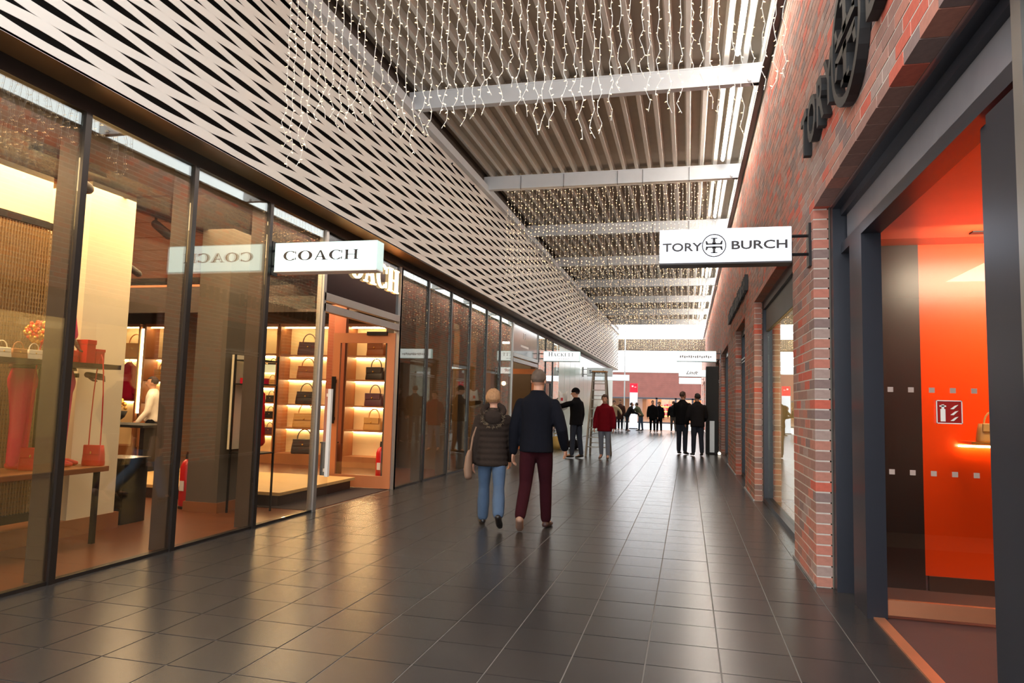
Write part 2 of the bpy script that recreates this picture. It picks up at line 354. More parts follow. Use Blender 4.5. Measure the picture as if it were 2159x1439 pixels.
for k in range(7):
    build('bolt', MB().ball((-4.19, 5.2 + k * 1.33, 5.72), 0.018), dark_metal, wl)
mull = [6.76 + 1.235 * k for k in range(-7, 2)] + [10.45 + 1.25 * k for k in range(0, 7)] + [21.2, 22.45, 23.7] + [24.95 + 1.25 * k for k in range(0, 16)]
mull[8] = 8.0
dgrey = pm('glazing_frame', (40, 36, 34), 0.35, 0.4, 0.08)
film = pm('mint_board', (212, 243, 236), 0.25, 0, 0.03)
wi = 0; panes = []
for a, b in zip(mull[:-1], mull[1:]):
    if abs(a - 8.0) < 0.01 or abs(a - 17.95) < 0.01: continue
    if a > 43: break
    wi += 1
    if a > 24.9:
        o = struct('window_%d' % wi, MB().box(XL - 0.06, XL - 0.02, a, b, 0, 3.53).box(XL - 0.06, XL + 0.03, a, b, 3.53, 3.668), dgrey)
        build('board', MB().box(XL - 0.02, XL, a + 0.02, b - 0.02, 0.02, 3.53), film, o); continue
    o = struct('window_%d' % wi, MB().box(XL - 0.03, XL + 0.03, a - 0.028, a + 0.028, 0, 3.53).box(XL - 0.06, XL + 0.03, a, b, 3.53, 3.668).box(XL - 0.05, XL + 0.012, a, b, -0.004, 0.025), dgrey)
    build('mullion_fin', MB().box(XL - 0.2, XL - 0.03, a - 0.024, a + 0.024, 0, 3.53), fin_metal, o)
    build('pane', MB().box(XL - 0.006, XL + 0.006, a + 0.03, b - 0.03, 0.027, 3.53), glass, o)
    if a > 21 and a < 24: build('window_film', MB().box(XL - 0.09, XL - 0.07, a + 0.03, b - 0.03, 0.03, 3.5), pm('brown_backdrop', (96, 70, 54), 0.8), o)
# doors in the glazing
def shop_door(n, y0, y1, lit):
    o = struct('door_%d' % n, MB().box(XL - 0.06, XL + 0.03, y0 - 0.03, y0 + 0.04, 0, 3.53).box(XL - 0.06, XL + 0.03, y1 - 0.04, y1 + 0.03, 0, 3.53).box(XL - 0.05, XL + 0.03, y0, y1, 2.50, 2.60).box(XL - 0.05, XL + 0.03, y0, y1, 2.64, 2.74), silver)
    build('door_head', MB().box(XL - 0.06, XL + 0.03, y0, y1, 3.53, 3.668), dgrey, o)
    build('transom_panel', MB().box(XL - 0.04, XL - 0.01, y0 + 0.04, y1 - 0.04, 2.74, 3.53), pm('transom_black', (24, 22, 28), 0.12), o)
    build('door_mat', MB().box(XL - 1.7, XL - 0.05, y0 + 0.05, y1 - 0.05, -0.004, 0.006), pm('dark_mat', (46, 34, 34), 0.95), o)
    return o
d1 = shop_door(1, 8.0, 10.45, True)
ltr, wd = serif_text('COACH', (XL + 0.0, 8.28, 3.08), (0, 0.385, 0), (0, 0, 0.36), (0.03, 0, 0), 0.08, t=0.24)
for m in ltr: build('sign_letter', m, letter_lit, d1)
def leaf(y, hinge, free, parent, wide):
    x0, x1 = (free, hinge)
    f = MB().box(x0, x1, y - 0.025, y + 0.025, 2.30, 2.46).box(x0, x1, y - 0.025, y + 0.025, 0.012, 0.2).box(x0, x0 + wide, y - 0.025, y + 0.025, 0.2, 2.3).box(x1 - wide, x1, y - 0.025, y + 0.025, 0.2, 2.3)
    o = build('door_leaf', f, pm('copper_oak', (176, 112, 74), 0.4, 0, 0.1, 5, stretch=(1, 1, 0.1)), parent)
    build('door_glass', MB().box(x0 + wide, x1 - wide, y - 0.005, y + 0.005, 0.2, 2.3), clearglass, o); return o
l1 = leaf(10.4, XL - 0.02, XL - 1.1, d1, 0.13)
build('handle', MB().box(XL - 1.07, XL - 1.0, 10.32, 10.34, 1.0, 1.75).box(XL - 1.06, XL - 1.01, 10.34, 10.38, 1.05, 1.1).box(XL - 1.06, XL - 1.01, 10.34, 10.38, 1.65, 1.7), dark_metal, l1)
l2 = build('glass_leaf', MB().box(XL - 0.012, XL, 8.04, 8.36, 0.02, 2.5), clearglass, d1)
build('handle', MB().box(XL - 0.005, XL + 0.04, 8.27, 8.32, 0.4, 1.52).box(XL - 0.03, XL + 0.02, 8.28, 8.31, 0.46, 0.5).box(XL - 0.03, XL + 0.02, 8.28, 8.31, 1.42, 1.46), white, l2)
build('door_closer', MB().box(XL - 0.5, XL - 0.15, 10.34, 10.38, 2.42, 2.48), dark_metal, l1)
d2 = shop_door(2, 17.95, 21.2, False)
build('transom_glass', MB().box(XL - 0.005, XL + 0.005, 18.0, 21.15, 2.75, 3.53), pm('grey_glass', (120, 128, 128), 0.1), d2)
l3 = leaf(21.1, XL - 0.02, XL - 1.2, d2, 0.12)

# ------------------------------------------------------------------ right wall: bricks, openings, coping
OPEN = [(2.2, 6.22), (7.41, 11.64), (13.5, 16.05), (19.1, 22.9), (24.4, 27.6), (29.2, 32.6), (34.2, 37.6), (39.2, 42.6), (44.2, 47.6), (49.2, 53)]
ZO, ZT, YB = 3.1, 5.83, 56.0
CO, BL = 1 / 12.0, 0.25
core = MB().box(XR + 0.002, XR + 0.11, -2.6, YB, ZO + 0.03, ZT)
edges = [-2.6] + [v for ab in OPEN for v in ab] + [YB]
piers = [(edges[i], edges[i + 1]) for i in range(0, len(edges), 2)]
for a, b in piers: core.box(XR + 0.002, XR + 0.11, a + 0.003, b - 0.003, 0, ZO + 0.03)
wr = struct('wall_right', core, mortar)
blist = []
def course(y0, y1, k):
    z = k * CO + 0.006; off = 0 if k % 2 else BL / 2
    y = y0; first = True
    while y < y1 - 0.03:
        ln = BL / 2 if (first and off) else BL
        e = min(y + ln, y1)
        if y1 - e < 0.07: e = y1
        blist.append((y + (0.005 if not first else 0), e - (0.005 if e < y1 else 0), z)); y = e; first = False
nk = int(ZT / CO)
for k in range(nk):
    z = k * CO
    if z + 0.04 < ZO:
        for a, b in piers: course(a, b, k)
    else: course(-2.6, YB, k)
def vis(b):
    y = (b[0] + b[1]) / 2
    if y < 2.6: return 0
    dy = max(abs(1.4 - b[2]), 0.3)
    return (b[1] - b[0]) / (y * y) + (0.25 / y if (abs(b[0] - 6.22) < 0.01 and b[2] < ZO) else 0)
px_in = lambda b: not (b[2] > ZO and (b[2] - 1.4) / max(b[0], 0.1) > 0.66)
order = sorted([b for b in blist if px_in(b)], key=vis, reverse=True)
top300 = set(order[:298]); bm_cache = {}
for b in order[:298]:
    ln = round(b[1] - b[0], 3)
    if ln not in bm_cache: bm_cache[ln] = mesh_of('brick', MB().box(0, 0.12, 0, b[1] - b[0], 0, CO - 0.012), brick_one)
    o = build('brick', bm_cache[ln], None, wr); o.location = (XR + random.uniform(-0.002, 0.001), b[0], b[2])
mb = MB()
for b in blist:
    if b in top300: continue
    j = random.uniform(-0.002, 0.001); mb.box(XR + j, XR + 0.12, b[0], b[1], b[2], b[2] + CO - 0.012)
build('brickwork', mb, brick_many, wr, kind='stuff')
build('coping', MB().box(XR - 0.09, XR + 0.28, -2.6, YB, ZT, ZT + 0.03), dark_metal, wr)
build('kerb_strip', join([MB().box(XR - 0.02, XR - 0.004, a, b, 0, 0.02) for a, b in piers]), silver, wr)
build('wall_backing', join([MB().box(XR + 0.12, XR + 0.3, a + 0.0, b, 0, ZO) for a, b in piers] + [MB().box(XR + 0.12, XR + 0.3, -2.6, YB, ZO + 0.08, ZT)]), taupe, wr)
# shopfront frames in the openings
for n, (a, b) in enumerate(OPEN):
    if n == 0: continue
    m = MB().box(XR + 0.13, XR + 0.27, b - 0.07, b - 0.001, 0, 3.1).box(XR + 0.13, XR + 0.27, a + 0.001, a + 0.07, 0, 3.1).box(XR + 0.13, XR + 0.27, a, b, 2.96, 3.1).box(XR + 0.13, XR + 0.25, a, b, 0, 0.06)
    o = struct('window_%d' % (50 + n), m, navy)
    nb = 3 if n == 1 else 2
    for k in range(nb):
        y0 = a + 0.07 + (b - a - 0.14) * k / nb; y1 = a + 0.07 + (b - a - 0.14) * (k + 1) / nb
        build('pane', MB().box(XR + 0.195, XR + 0.205, y0 + 0.006, y1 - 0.006, 0.06, 2.96), glass if n != 2 else glassmat('dark_glass', (0.25, 0.25, 0.27), 0.03) if 'dark_glass' not in MATS else MATS['dark_glass'], o)
    if n in (2, 4, 5):
        build('door_bar', MB().box(XR + 0.09, XR + 0.11, a + 0.3, b - 0.3, 2.42, 2.45).box(XR + 0.09, XR + 0.11, a + 0.3, b - 0.3, 2.36, 2.38), silver, o)
    if n == 1: build('fascia_panel', MB().box(XR + 0.17, XR + 0.19, a + 0.07, b - 0.07, 2.62, 2.96), pm('grey_fascia', (96, 98, 98), 0.5), o)
# first opening: the near shopfront
f1 = struct('door_3', MB().box(1.14, 1.29, 6.1, 6.219, 0, 3.1).box(1.2, 1.33, 5.42, 5.8, 0, 2.68).box(1.14, 1.31, 2.2, 6.1, 3.05, 3.1).box(1.2, 1.33, 2.2, 6.1, 2.68, 2.76).box(1.2, 1.33, 2.2, 6.1, 2.99, 3.05), navy)
build('silver_edge', MB().box(1.29, 1.325, 6.05, 6.1, 0, 3.0), silver, f1)
build('side_light', MB().box(1.27, 1.28, 5.8, 6.06, 0.02, 2.66), glass, f1)
build('transom_panel', MB().box(1.24, 1.3, 2.2, 6.06, 2.76, 2.99), pm('grey_transom', (126, 124, 128), 0.22), f1)
build('door_post', MB().box(1.24, 1.34, 2.2, 3.41, 0, 2.66), navy, f1, bev=0.01); build('door_post_cover', MB().box(1.21, 1.24, 2.2, 3.26, 0, 2.66), navy, f1)
build('post_edge', MB().box(1.17, 1.185, 2.82, 2.9, 0, 3.0), silver, f1)
build('threshold', MB().box(1.24, 1.31, 2.2, 5.5, -0.004, 0.012), copper, f1)
build('entrance_mat', MB().box(1.31, 4.2, 2.6, 8.4, -0.004, 0.004), pm('maroon_mat', (74, 44, 40), 0.85), f1)
lf = build('door_leaf', MB().box(1.3, 2.5, 5.43, 5.47, 0.03, 0.13), copper, f1)
build('door_glass', MB().box(1.3, 2.5, 5.445, 5.455, 0.13, 2.64), glass, lf)
mk = MB()
for z in (1.55, 0.98):
    for k in range(8): mk.box(1.36 + k * 0.13, 1.395 + k * 0.13, 5.438, 5.442, z, z + 0.035)
build('glass_marking', mk, pm('frost_dot', (170, 150, 140), 0.6), lf)
# ------------------------------------------------------------------ behind the right openings
struct('wall_orange', MB().box(1.85, 5.0, 6.4, 6.5, 0.12, 2.8), orange)
struct('trim_1', MB().box(1.87, 5.0, 6.38, 6.42, 0, 0.12), pm('brown_skirting', (66, 42, 34), 0.5))
struct('wall_shop_dark', MB().box(1.42, 1.85, 6.4, 6.5, 0, 2.8).box(4.95, 5.0, 1.5, 6.4, 0, 2.8).box(1.35, 5, 1.5, 1.55, 0, 2.8), pm('dark_shop_wall', (42, 34, 34), 0.35))
cs = struct('ceiling_shop', MB().box(1.34, 5.0, 1.5, 6.5, 2.8, 2.86), pm('orange_ceiling', (176, 74, 36), 0.4))
build('air_slot', MB().box(2.1, 4.5, 5.95, 6.03, 2.79, 2.805), black, cs)
struct('wall_shop_cream', MB().box(2.9, 3.0, 7.0, 12.5, 0, 3.1).box(1.3, 3, 12.0, 12.1, 0, 3.1).box(1.3, 3, 7.0, 7.1, 0, 3.1).box(1.3, 3.0, 7.0, 12.1, 3.1, 3.15), cream)
struct('floor_shop_cream', MB().box(1.3, 3.0, 7.1, 12.0, -0.003, 0.01), lightwood)
struct('wall_shop_row', MB().box(2.2, 2.3, 12.2, YB, 0, 3.1).box(1.3, 2.3, 12.2, YB, 3.1, 3.15), pm('row_shop_wall', (58, 50, 46), 0.6))
# ------------------------------------------------------------------ COACH side interior shell
struct('floor_store', MB().box(-15, XL - 0.03, 0.4, 13.9, -0.01, 0.0), wood_floor)
struct('ceiling_store', MB().box(-15, XL - 0.02, 0.4, 23.9, 3.55, 3.6), pm('store_ceiling', (74, 58, 44), 0.8))
struct('wall_store_end', MB().box(-15, XL - 0.25, 13.86, 13.95, 0, 3.55).box(-15.1, -15, 0.4, 24, 0, 3.55).box(-15, XL - 0.05, 0.35, 0.4, 0, 3.55), pm('store_wall', (104, 82, 62), 0.8))
struct('wall_store_bulkhead', MB().box(-14.9, -5.6, 11.4, 11.5, 2.95, 3.55), pm('bulkhead', (54, 44, 38), 0.8))
struct('wall_vestibule', MB().box(-5.99, -5.66, 10.9, 10.98, 0, 3.0), pm('terracotta_wood', (142, 70, 36), 0.5, stretch=(1, 1, 0.1)))
struct('wall_shop_back', MB().box(-8.0, -7.9, 14, 24.9, 0, 3.55), pm('far_shop_wall', (190, 150, 84), 0.8))
struct('wall_shop_divide', MB().box(-8.0, XL - 0.2, 17.6, 17.7, 0, 3.55).box(-8, XL - 0.2, 24.8, 24.9, 0, 3.55).box(-15, -7.9, 23.9, 24, 0, 3.55), pm('far_shop_side', (120, 92, 58), 0.8))
struct('floor_far_shop', MB().box(-8.0, XL - 0.03, 13.95, 24.8, -0.01, 0), wood_floor)
cw = struct('ceiling_wood', MB().box(-12, -7.0, 10.6, 10.64, 3.3, 3.34), wood)
for k in range(10):
    build('board', MB().box(-14.5, -6.2, 3.6 + k * 0.72, 4.29 + k * 0.72, 3.5, 3.53), pm('ceiling_oak', (170, 104, 52), 0.5, 0, 0.2, 4, stretch=(0.3, 4, 1)), cw)
# ------------------------------------------------------------------ the far end
end_brick = pm('brick_shaded', (112, 66, 58), 0.9, 0, 0.35, 2.5); end_mortar = pm('mortar_shaded', (120, 92, 84), 0.95)  # darker brick and mortar put the end wall's shade into its colour
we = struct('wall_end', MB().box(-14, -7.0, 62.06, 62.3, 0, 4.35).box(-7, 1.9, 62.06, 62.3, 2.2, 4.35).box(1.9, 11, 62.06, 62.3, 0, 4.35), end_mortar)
mb = MB()
for k in range(int(4.35 / CO)):
    y = -14 + (0.125 if k % 2 else 0)
    while y < 11:
        if not (k * CO < 2.2 and -7.1 < y < 1.9): mb.box(y, y + 0.24, 62.04 + random.uniform(-.002, .002), 62.1, k * CO + 0.006, k * CO + CO - 0.006)
        y += 0.25
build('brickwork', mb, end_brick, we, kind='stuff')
build('coping', MB().box(-14, 11, 62.0, 62.36, 4.35, 4.42), silver, we)
for i, (a, b) in enumerate([(-7, -4.6), (-4.6, -2.6), (-2.6, -1.0), (-1.0, 0.4), (0.4, 1.9)]):
    o = struct('window_%d' % (70 + i), MB().box(a, a + 0.08, 62.0, 62.1, 0, 2.2).box(b - 0.08, b, 62.0, 62.1, 0, 2.2).box(a, b, 62.0, 62.1, 2.08, 2.2).box(a, b, 62.0, 62.1, 0, 0.12), navy)
    build('pane', MB().box(a + 0.08, b - 0.08, 62.04, 62.05, 0.12, 2.08), clearglass, o)
struct('trim_2', MB().box(-4.2, 1.2, 43.95, 44.1, 4.84, 5.56), pm('far_fascia', (112, 98, 84), 0.7))
struct('wall_end_shop', MB().box(-7.2, 2.2, 64.9, 65, 0, 2.3).box(-7.2, 2.2, 62.3, 65, 2.2, 2.25).box(-7.2, -7.1, 62.3, 65, 0, 2.2).box(2.1, 2.2, 62.3, 65, 0, 2.2), pm('end_shop_wall', (120, 84, 60), 0.8))

# ------------------------------------------------------------------ projecting signs
def sign(label, y, x_wall, x0, x1, z0, z1, face, letters, lmat, side_mat, shade):
    o = thing('shop_sign', label, 'sign', (x_wall, y, z0), group='illuminated signs projecting over the passage')
    build('sign_box', MB().box(x0, x1, y - 0.005, y + 0.165, z0, z1), side_mat, o, bev=0.006)
    build('sign_face', MB().box(x0 + 0.012, x1 - 0.012, y - 0.012, y - 0.004, z0 + 0.012, z1 - 0.012), face, o)
    build('back_face', MB().box(x0 + 0.012, x1 - 0.012, y + 0.164, y + 0.172, z0 + 0.012, z1 - 0.012), face, o)
    build('bottom_rail', MB().box(x0, x1, y - 0.008, y + 0.168, z0 - 0.014, z0), shade, o)
    a, b = min(x_wall, x0 if x_wall < x0 else x1), max(x_wall, x0 if x_wall < x0 else x1)
    w = MB().tube([(a, y + 0.08, z0 + 0.07), (b, y + 0.08, z0 + 0.07)], 0.014).tube([(a, y + 0.08, z1 - 0.07), (b, y + 0.08, z1 - 0.07)], 0.014)
    xw = x_wall; w.box(xw - 0.012, xw + 0.012, y + 0.02, y + 0.14, z0 - 0.04, z1 + 0.03)
    build('wall_bracket', w, dark_metal, o)
    for m in letters: build('sign_letter', m, lmat, o)
    return o
mint_side = emit('sign_side_mint', (196, 226, 222), 0.55); mint_dim = emit('sign_face_dim', (236, 240, 240), 0.95); grey_face = emit('sign_face_grey', (176, 180, 178), 0.5)
letter_grey = pm('letter_grey', (96, 92, 92), 0.5)
y = 6.78
L, w = serif_text('COACH', (-4.31, y - 0.012, 2.885), (0.175, 0, 0), (0, 0, 0.105), (0, -0.004, 0), 0.05)
sign('white lightbox lettered COACH projecting beside the glass shop door', y, -4.48, -4.42, -3.2, 2.775, 3.085, sign_mint, L, letter_dark, mint_side, white)
y = 6.28
M = Matrix.Translation((-0.222, y - 0.015, 2.768)) @ Matrix.Rotation(PI / 2, 4, 'X')
t1, w1 = font_text('TORY', 0.103, 0.002, M, 1.23)
M = Matrix.Translation((0.352, y - 0.015, 2.776)) @ Matrix.Rotation(PI / 2, 4, 'X')
t2, w2 = font_text('BURCH', 0.103, 0.002, M, 1.38)
em = emblem((0.215, y - 0.012, 2.812), (0.205, 0, 0), (0, 0, 0.205), (0, -0.004, 0), 0.045)
SG2 = sign('white lightbox lettered TORY BURCH projecting from the brick pier', y, 1.0, -0.25, 0.85, 2.665, 2.965, sign_white, [t1, em, t2], letter_dark, emit('sign_side_white', (226, 230, 240), 0.6), letter_dark)
y = 21.24
L, w = serif_text('HACKETT', (-4.16, y - 0.012, 2.865), (0.105, 0, 0), (0, 0, 0.1), (0, -0.004, 0), 0.14, 1.25)
L2, w = serif_text('LONDON', (-3.93, y - 0.012, 2.765), (0.055, 0, 0), (0, 0, 0.042), (0, -0.004, 0), 0.45)
sign('white hanging sign lettered HACKETT LONDON above the passage', y, -4.48, -4.32, -3.2, 2.72, 3.02, mint_dim, L + L2, letter_grey, mint_side, grey_steel)
y = 30.8
M = Matrix.Translation((-4.2, y - 0.02, 2.80)) @ Matrix.Rotation(PI / 2, 4, 'X')
t1, w1 = font_text('Superdry', 0.2, 0.004, M, 1.12)
sign('grey sign lettered Superdry behind the stepladder', y, -4.48, -4.3, -3.2, 2.68, 3.04, grey_face, [t1], letter_dark, grey_steel, grey_steel)
y = 39.6
sign('blank glowing lightbox beyond the stepladder, mounted on the glass front', y, -4.48, -4.38, -3.17, 2.82, 3.14, sign_white, [], letter_dark, mint_side, white)
y = 22.97
mk = MB()
for k in range(15): mk.box(-0.25 + k * 0.066, -0.21 + k * 0.066, y - 0.016, y - 0.012, 2.985 + 0.012 * math.sin(k * 2.3), 3.05 + 0.012 * math.sin(k * 1.7))
sign('pale white sign with faint grey writing, second along the brick wall', y, 1.0, -0.35, 0.86, 2.87, 3.2, mint_dim, [mk], pm('letter_pale', (186, 186, 190), 0.6), mint_side, grey_steel)
y = 36.3
M = Matrix.Translation((-0.1, y - 0.02, 3.08)) @ Matrix.Rotation(PI / 2, 4, 'X')
t1, w1 = font_text('Lindt', 0.24, 0.004, M, 1.1, 0.5)
sign('pale sign with slanted grey script, third along the brick wall', y, 1.0, -0.45, 0.86, 2.96, 3.3, mint_dim, [t1], pm('letter_pale', (186, 186, 190), 0.6), mint_side, grey_steel)
y = 47.6
sign('blank glowing lightbox farthest along the brick wall', y, 1.0, -0.56, 0.85, 2.98, 3.36, sign_white, [], letter_dark, mint_side, white)
# raised letters on the bricks over the near opening: x axis of the writing runs towards the camera
o = thing('raised_wall_lettering', 'large black raised letters and round emblem on the brickwork over the doorway', 'lettering', (1.0, 4.6, 3.4))
Mw = lambda yy, zz: Matrix.Translation((0.975, yy, zz)) @ Matrix(((0, 0, -1, 0), (-1, 0, 0, 0), (0, 1, 0, 0), (0, 0, 0, 1)))
x = 6.38
for ch in 'TORY':
    m, w1 = font_text(ch, 0.5, 0.03, Mw(x, 3.56), 0.95); build('letter_' + ch.lower() + '_shape', m, black, o); x -= w1 + 0.035
build('emblem', emblem((0.945, 4.62, 3.76), (0, -0.86, 0), (0, 0, 0.86), (0.06, 0, 0), 0.07), black, o)
x = 4.1
for ch in 'BURCH':
    m, w1 = font_text(ch, 0.5, 0.03, Mw(x, 3.56), 0.95); build('letter_' + ch.lower() + '_shape', m, black, o); x -= w1 + 0.035
o = thing('raised_wall_lettering', 'dark raised letters on the bricks over the second dark doorway', 'lettering', (1.0, 15.4, 3.4))
x = 18.0
for k in range(12):
    m = MB().box(0.95, 1.005, x - 0.34, x, 3.46, 3.70 + 0.05 * (k % 3)) if k % 3 == 0 else MB().box(0.95, 1.005, x - 0.09, x, 3.46, 3.74).box(0.95, 1.005, x - 0.34, x - 0.25, 3.46, 3.74).box(0.95, 1.005, x - 0.25, x - 0.09, 3.57, 3.63)
    build('letter_shape', m, black, o); x -= 0.45

# ------------------------------------------------------------------ icicle light curtains
def strand_pts(x, y, z1, ln, seed):
    r = random.Random(seed); pts = []; n = 26; ph = r.uniform(0, 6)
    for i in range(n + 1):
        t = i / n; a = 0.006 + 0.05 * max(0, t - 0.6)
        pts.append((x + a * math.sin(ph + i * 1.9) + r.uniform(-.006, .006), y + a * math.cos(ph + i * 1.3), z1 - ln * t))
    return pts
def bulbs_mb(pts, seed, step, big):
    r = random.Random(seed); mb = MB(); ln = (pts[0][2] - pts[-1][2]); k = int(ln / step)
    for i in range(k):
        t = (i + r.uniform(0.2, 0.8)) / k * (len(pts) - 1); j = min(int(t), len(pts) - 2); f = t - j
        p = Vector(pts[j]).lerp(Vector(pts[j + 1]), f); a = r.uniform(0, 2 * PI); d = Vector((math.cos(a), math.sin(a), r.uniform(-0.9, 0.5))).normalized()
        q = p + d * (0.028 * big); u = d.cross(Vector((0, 0, 1))).normalized() * 0.0055 * big; v = d.cross(u).normalized() * 0.0055 * big; m = p.lerp(q, 0.45)
        mb.add([p, m + u, m + v, m - u, m - v, q], [(0, 1, 2), (0, 2, 3), (0, 3, 4), (0, 4, 1), (5, 2, 1), (5, 3, 2), (5, 4, 3), (5, 1, 4)])
    return mb
cd = [(5.64, -3.66, 0.72, 'nearest curtain of white icicle lights hanging across the passage', 2.2), (14.06, -3.7, 0.5, 'second curtain of icicle lights hanging under the cross beam with cable ties', 2.3),
      (22.3, -3.8, 0.6, 'third curtain of icicle lights along the passage roof', 2.1), (30.56, -3.8, 0.6, 'fourth curtain of icicle lights along the passage roof', 1.9), (38.8, -3.8, 0.6, 'fifth curtain of icicle lights, just before the roof ends', 1.5), (43.7, -4.0, 1.0, 'farthest curtain of icicle lights in front of the far fascia', 0.8)]
for ci, (y, xa, xb, lab, ln) in enumerate(cd):
    zt = 5.86 if ci < 5 else 5.62
    o = thing('light_curtain', lab, 'string lights', ((xa + xb) / 2, y, zt), group='icicle light curtains across the passage')
    build('header_cable', MB().tube([(xa - 0.1, y, zt), (xb + 0.1, y, zt)], 0.006), wire_mat, o)
    nst = 56 if ci < 2 else 50; W_, B_ = MB(), MB()
    for k in range(nst):
        x = xa + (xb - xa) * (k + random.uniform(-0.2, 0.2)) / (nst - 1)
        l = ln * (0.93 + 0.06 * math.sin(k * 0.9) + 0.05 * math.cos(k * 0.37) + random.uniform(-0.05, 0.05))
        pts = strand_pts(x, y, zt, l, ci * 100 + k); big = (0.95, 0.95, 1.1, 1.2, 1.3, 1.2)[ci]
        wm = MB().limb(pts, [0.003 if ci < 2 else 0.0035] * len(pts), 3, (0.3, 0.9, 0.1), False); b = bulbs_mb(pts, ci * 100 + k, (0.062, 0.085, 0.11, 0.12, 0.12, 0.09)[ci], big)
        if ci < 2:
            so = build('strand', wm, wire_mat, o); build('bulbs', b, bulb_mat, so, kind='stuff')
        else: W_.add(wm.v, wm.f); B_.add(b.v, b.f)
    if ci >= 2:
        so = build('strands', W_, wire_mat, o, kind='stuff'); build('bulbs', B_, bulb_mat, o, kind='stuff')

# ------------------------------------------------------------------ people
SKIN = pm('skin', (196, 146, 120), 0.55, 0, 0.06); eye_w = pm('eye_dark', (40, 32, 30), 0.3); lip = pm('lip', (160, 92, 82), 0.5)
def cloth(rgb, name): return pm('cloth_' + name, rgb, 0.95, 0, 0.18, 8, 0.25, 45, 0.12)
def dirv(p, side=0.0):   # pitch forward (degrees from straight down), side outward
    a = math.radians(p); b = math.radians(side); return Vector((math.sin(b), math.sin(a) * math.cos(b), -math.cos(a) * math.cos(b)))
def person(label, at, yaw, H, jacket, trousers, shoe, hair, legs=((0, 0), (0, 0)), arms=((5, 12, 12), (5, 12, 12)), lean=0, head=(0, 0), hem=0.47, bulk=1.0, fem=False, vox=0.02, hat=None, hood=None, group='people in the passage', cat='person', skin=None, headless=False, name='person', bootcut=1.0, shoe2=None, short=False, puff=0.0):
    sk = skin or SKIN; o = thing(name, label, cat, at, math.radians(yaw), group); h = H
    hipz = 0.52 * h; sp = Vector((0, math.sin(math.radians(lean)), math.cos(math.radians(lean)))); side = Vector((1, 0, 0))
    legp = []; low = 9
    for s, (a, k) in zip((-1, 1), legs):
        hp = Vector((s * 0.05 * h, 0, hipz)); kn = hp + dirv(a, s * 1.5) * 0.245 * h; an = kn + dirv(a - k, s * 1) * 0.235 * h
        fp = math.radians(min(60, max(0, (k - a) * 0.75))); fd = Vector((s * 0.12, math.cos(fp), -math.sin(fp))).normalized(); dn = fd.cross(side).normalized()
        if dn.z > 0: dn = -dn
        heel = an - fd * 0.02 * h + dn * 0.036 * h; toe = an + fd * 0.115 * h + dn * 0.038 * h
        low = min(low, heel.z - 0.016 * h, toe.z - 0.014 * h); legp.append([hp, kn, an, heel, toe, fd, dn])
    dz = Vector((0, 0, -low)); 
    for L in legp:
        for i in range(5): L[i] = L[i] + dz
    pel = Vector((0, 0, hipz)) + dz; P = lambda f: pel + sp * (f - 0.52) * h
    sw = (0.104 if fem else 0.116) * h * (0.5 + 0.5 * bulk)
    armp = []
    for s, (a, e, ou) in zip((-1, 1), arms):
        sh = P(0.782) + side * s * sw * 0.93; el = sh + dirv(a, s * ou) * 0.17 * h; wr_ = el + dirv(a + e, s * (ou * 0.25)) * 0.15 * h; hd = dirv(a + e * 1.1, s * 2); armp.append((sh, el, wr_, hd))
    # continuous body
    B = MB()
    B.limb([P(.54), P(.57), P(.62), P(.70), P(.77), P(.815), P(.84)], [(x * h, y * h) for x, y in ((.08, .062), (.084, .062), (.076, .055), (.088, .06), (.098, .06), (.08, .05), (.035, .035))], 14)
    hz = math.radians(head[0]); hx = math.radians(head[1]); HM = Matrix.Rotation(hz, 3, 'Z') @ Matrix.Rotation(-hx, 3, 'X')
    hc = P(.865) + Vector((0, 0.012 * h, 0)) + HM @ Vector((0, 0.006 * h, 0.066 * h))
    if not headless:
        B.limb([P(.81), hc - Vector((0, 0, 0.03 * h))], [0.034 * h, 0.033 * h], 10)
        B.ball(hc + HM @ Vector((0, -0.004 * h, 0.012 * h)), (0.043 * h, 0.055 * h, 0.055 * h), 16, 12, M=HM); B.ball(hc + HM @ Vector((0, 0.012 * h, -0.028 * h)), (0.034 * h, 0.04 * h, 0.044 * h), 14, 10, M=HM)
        B.limb([hc + HM @ Vector((0, 0.05 * h, 0.012 * h)), hc + HM @ Vector((0, 0.066 * h, -0.014 * h))], [0.006 * h, 0.01 * h], 8)
        for s in (-1, 1): B.ball(hc + HM @ Vector((s * 0.045 * h, -0.006 * h, -0.004 * h)), (0.007 * h, 0.013 * h, 0.019 * h), 8, 6, M=HM)
    for s, (sh, el, wr_, hd) in zip((-1, 1), armp):
        B.limb([sh, sh.lerp(el, .5), el, el.lerp(wr_, .4), wr_], [.032 * h, .029 * h, .024 * h, .024 * h, .016 * h], 10)
        u = side - hd * hd.dot(side); u.normalize(); w = hd.cross(u)
        B.limb([wr_, wr_ + hd * .025 * h, wr_ + hd * .055 * h], [(.011 * h, .016 * h), (.012 * h, .024 * h), (.011 * h, .023 * h)], 10, tuple(u))
        for k in range(4):
            q = wr_ + hd * .05 * h + w * (k - 1.5) * .0125 * h; l = (.036, .042, .04, .03)[k] * h; d2 = (hd - u * s * 0.35).normalized(); d3 = (hd - u * s * 0.9).normalized()
            B.limb([q, q + d2 * l * .55, q + d2 * l * .55 + d3 * l * .45], [.0062 * h, .0058 * h, .005 * h], 6)
        B.limb([wr_ + hd * .012 * h + w * .016 * h, wr_ + hd * .03 * h + w * .034 * h, wr_ + hd * .05 * h + w * .036 * h], [.008 * h, .007 * h, .006 * h], 6)
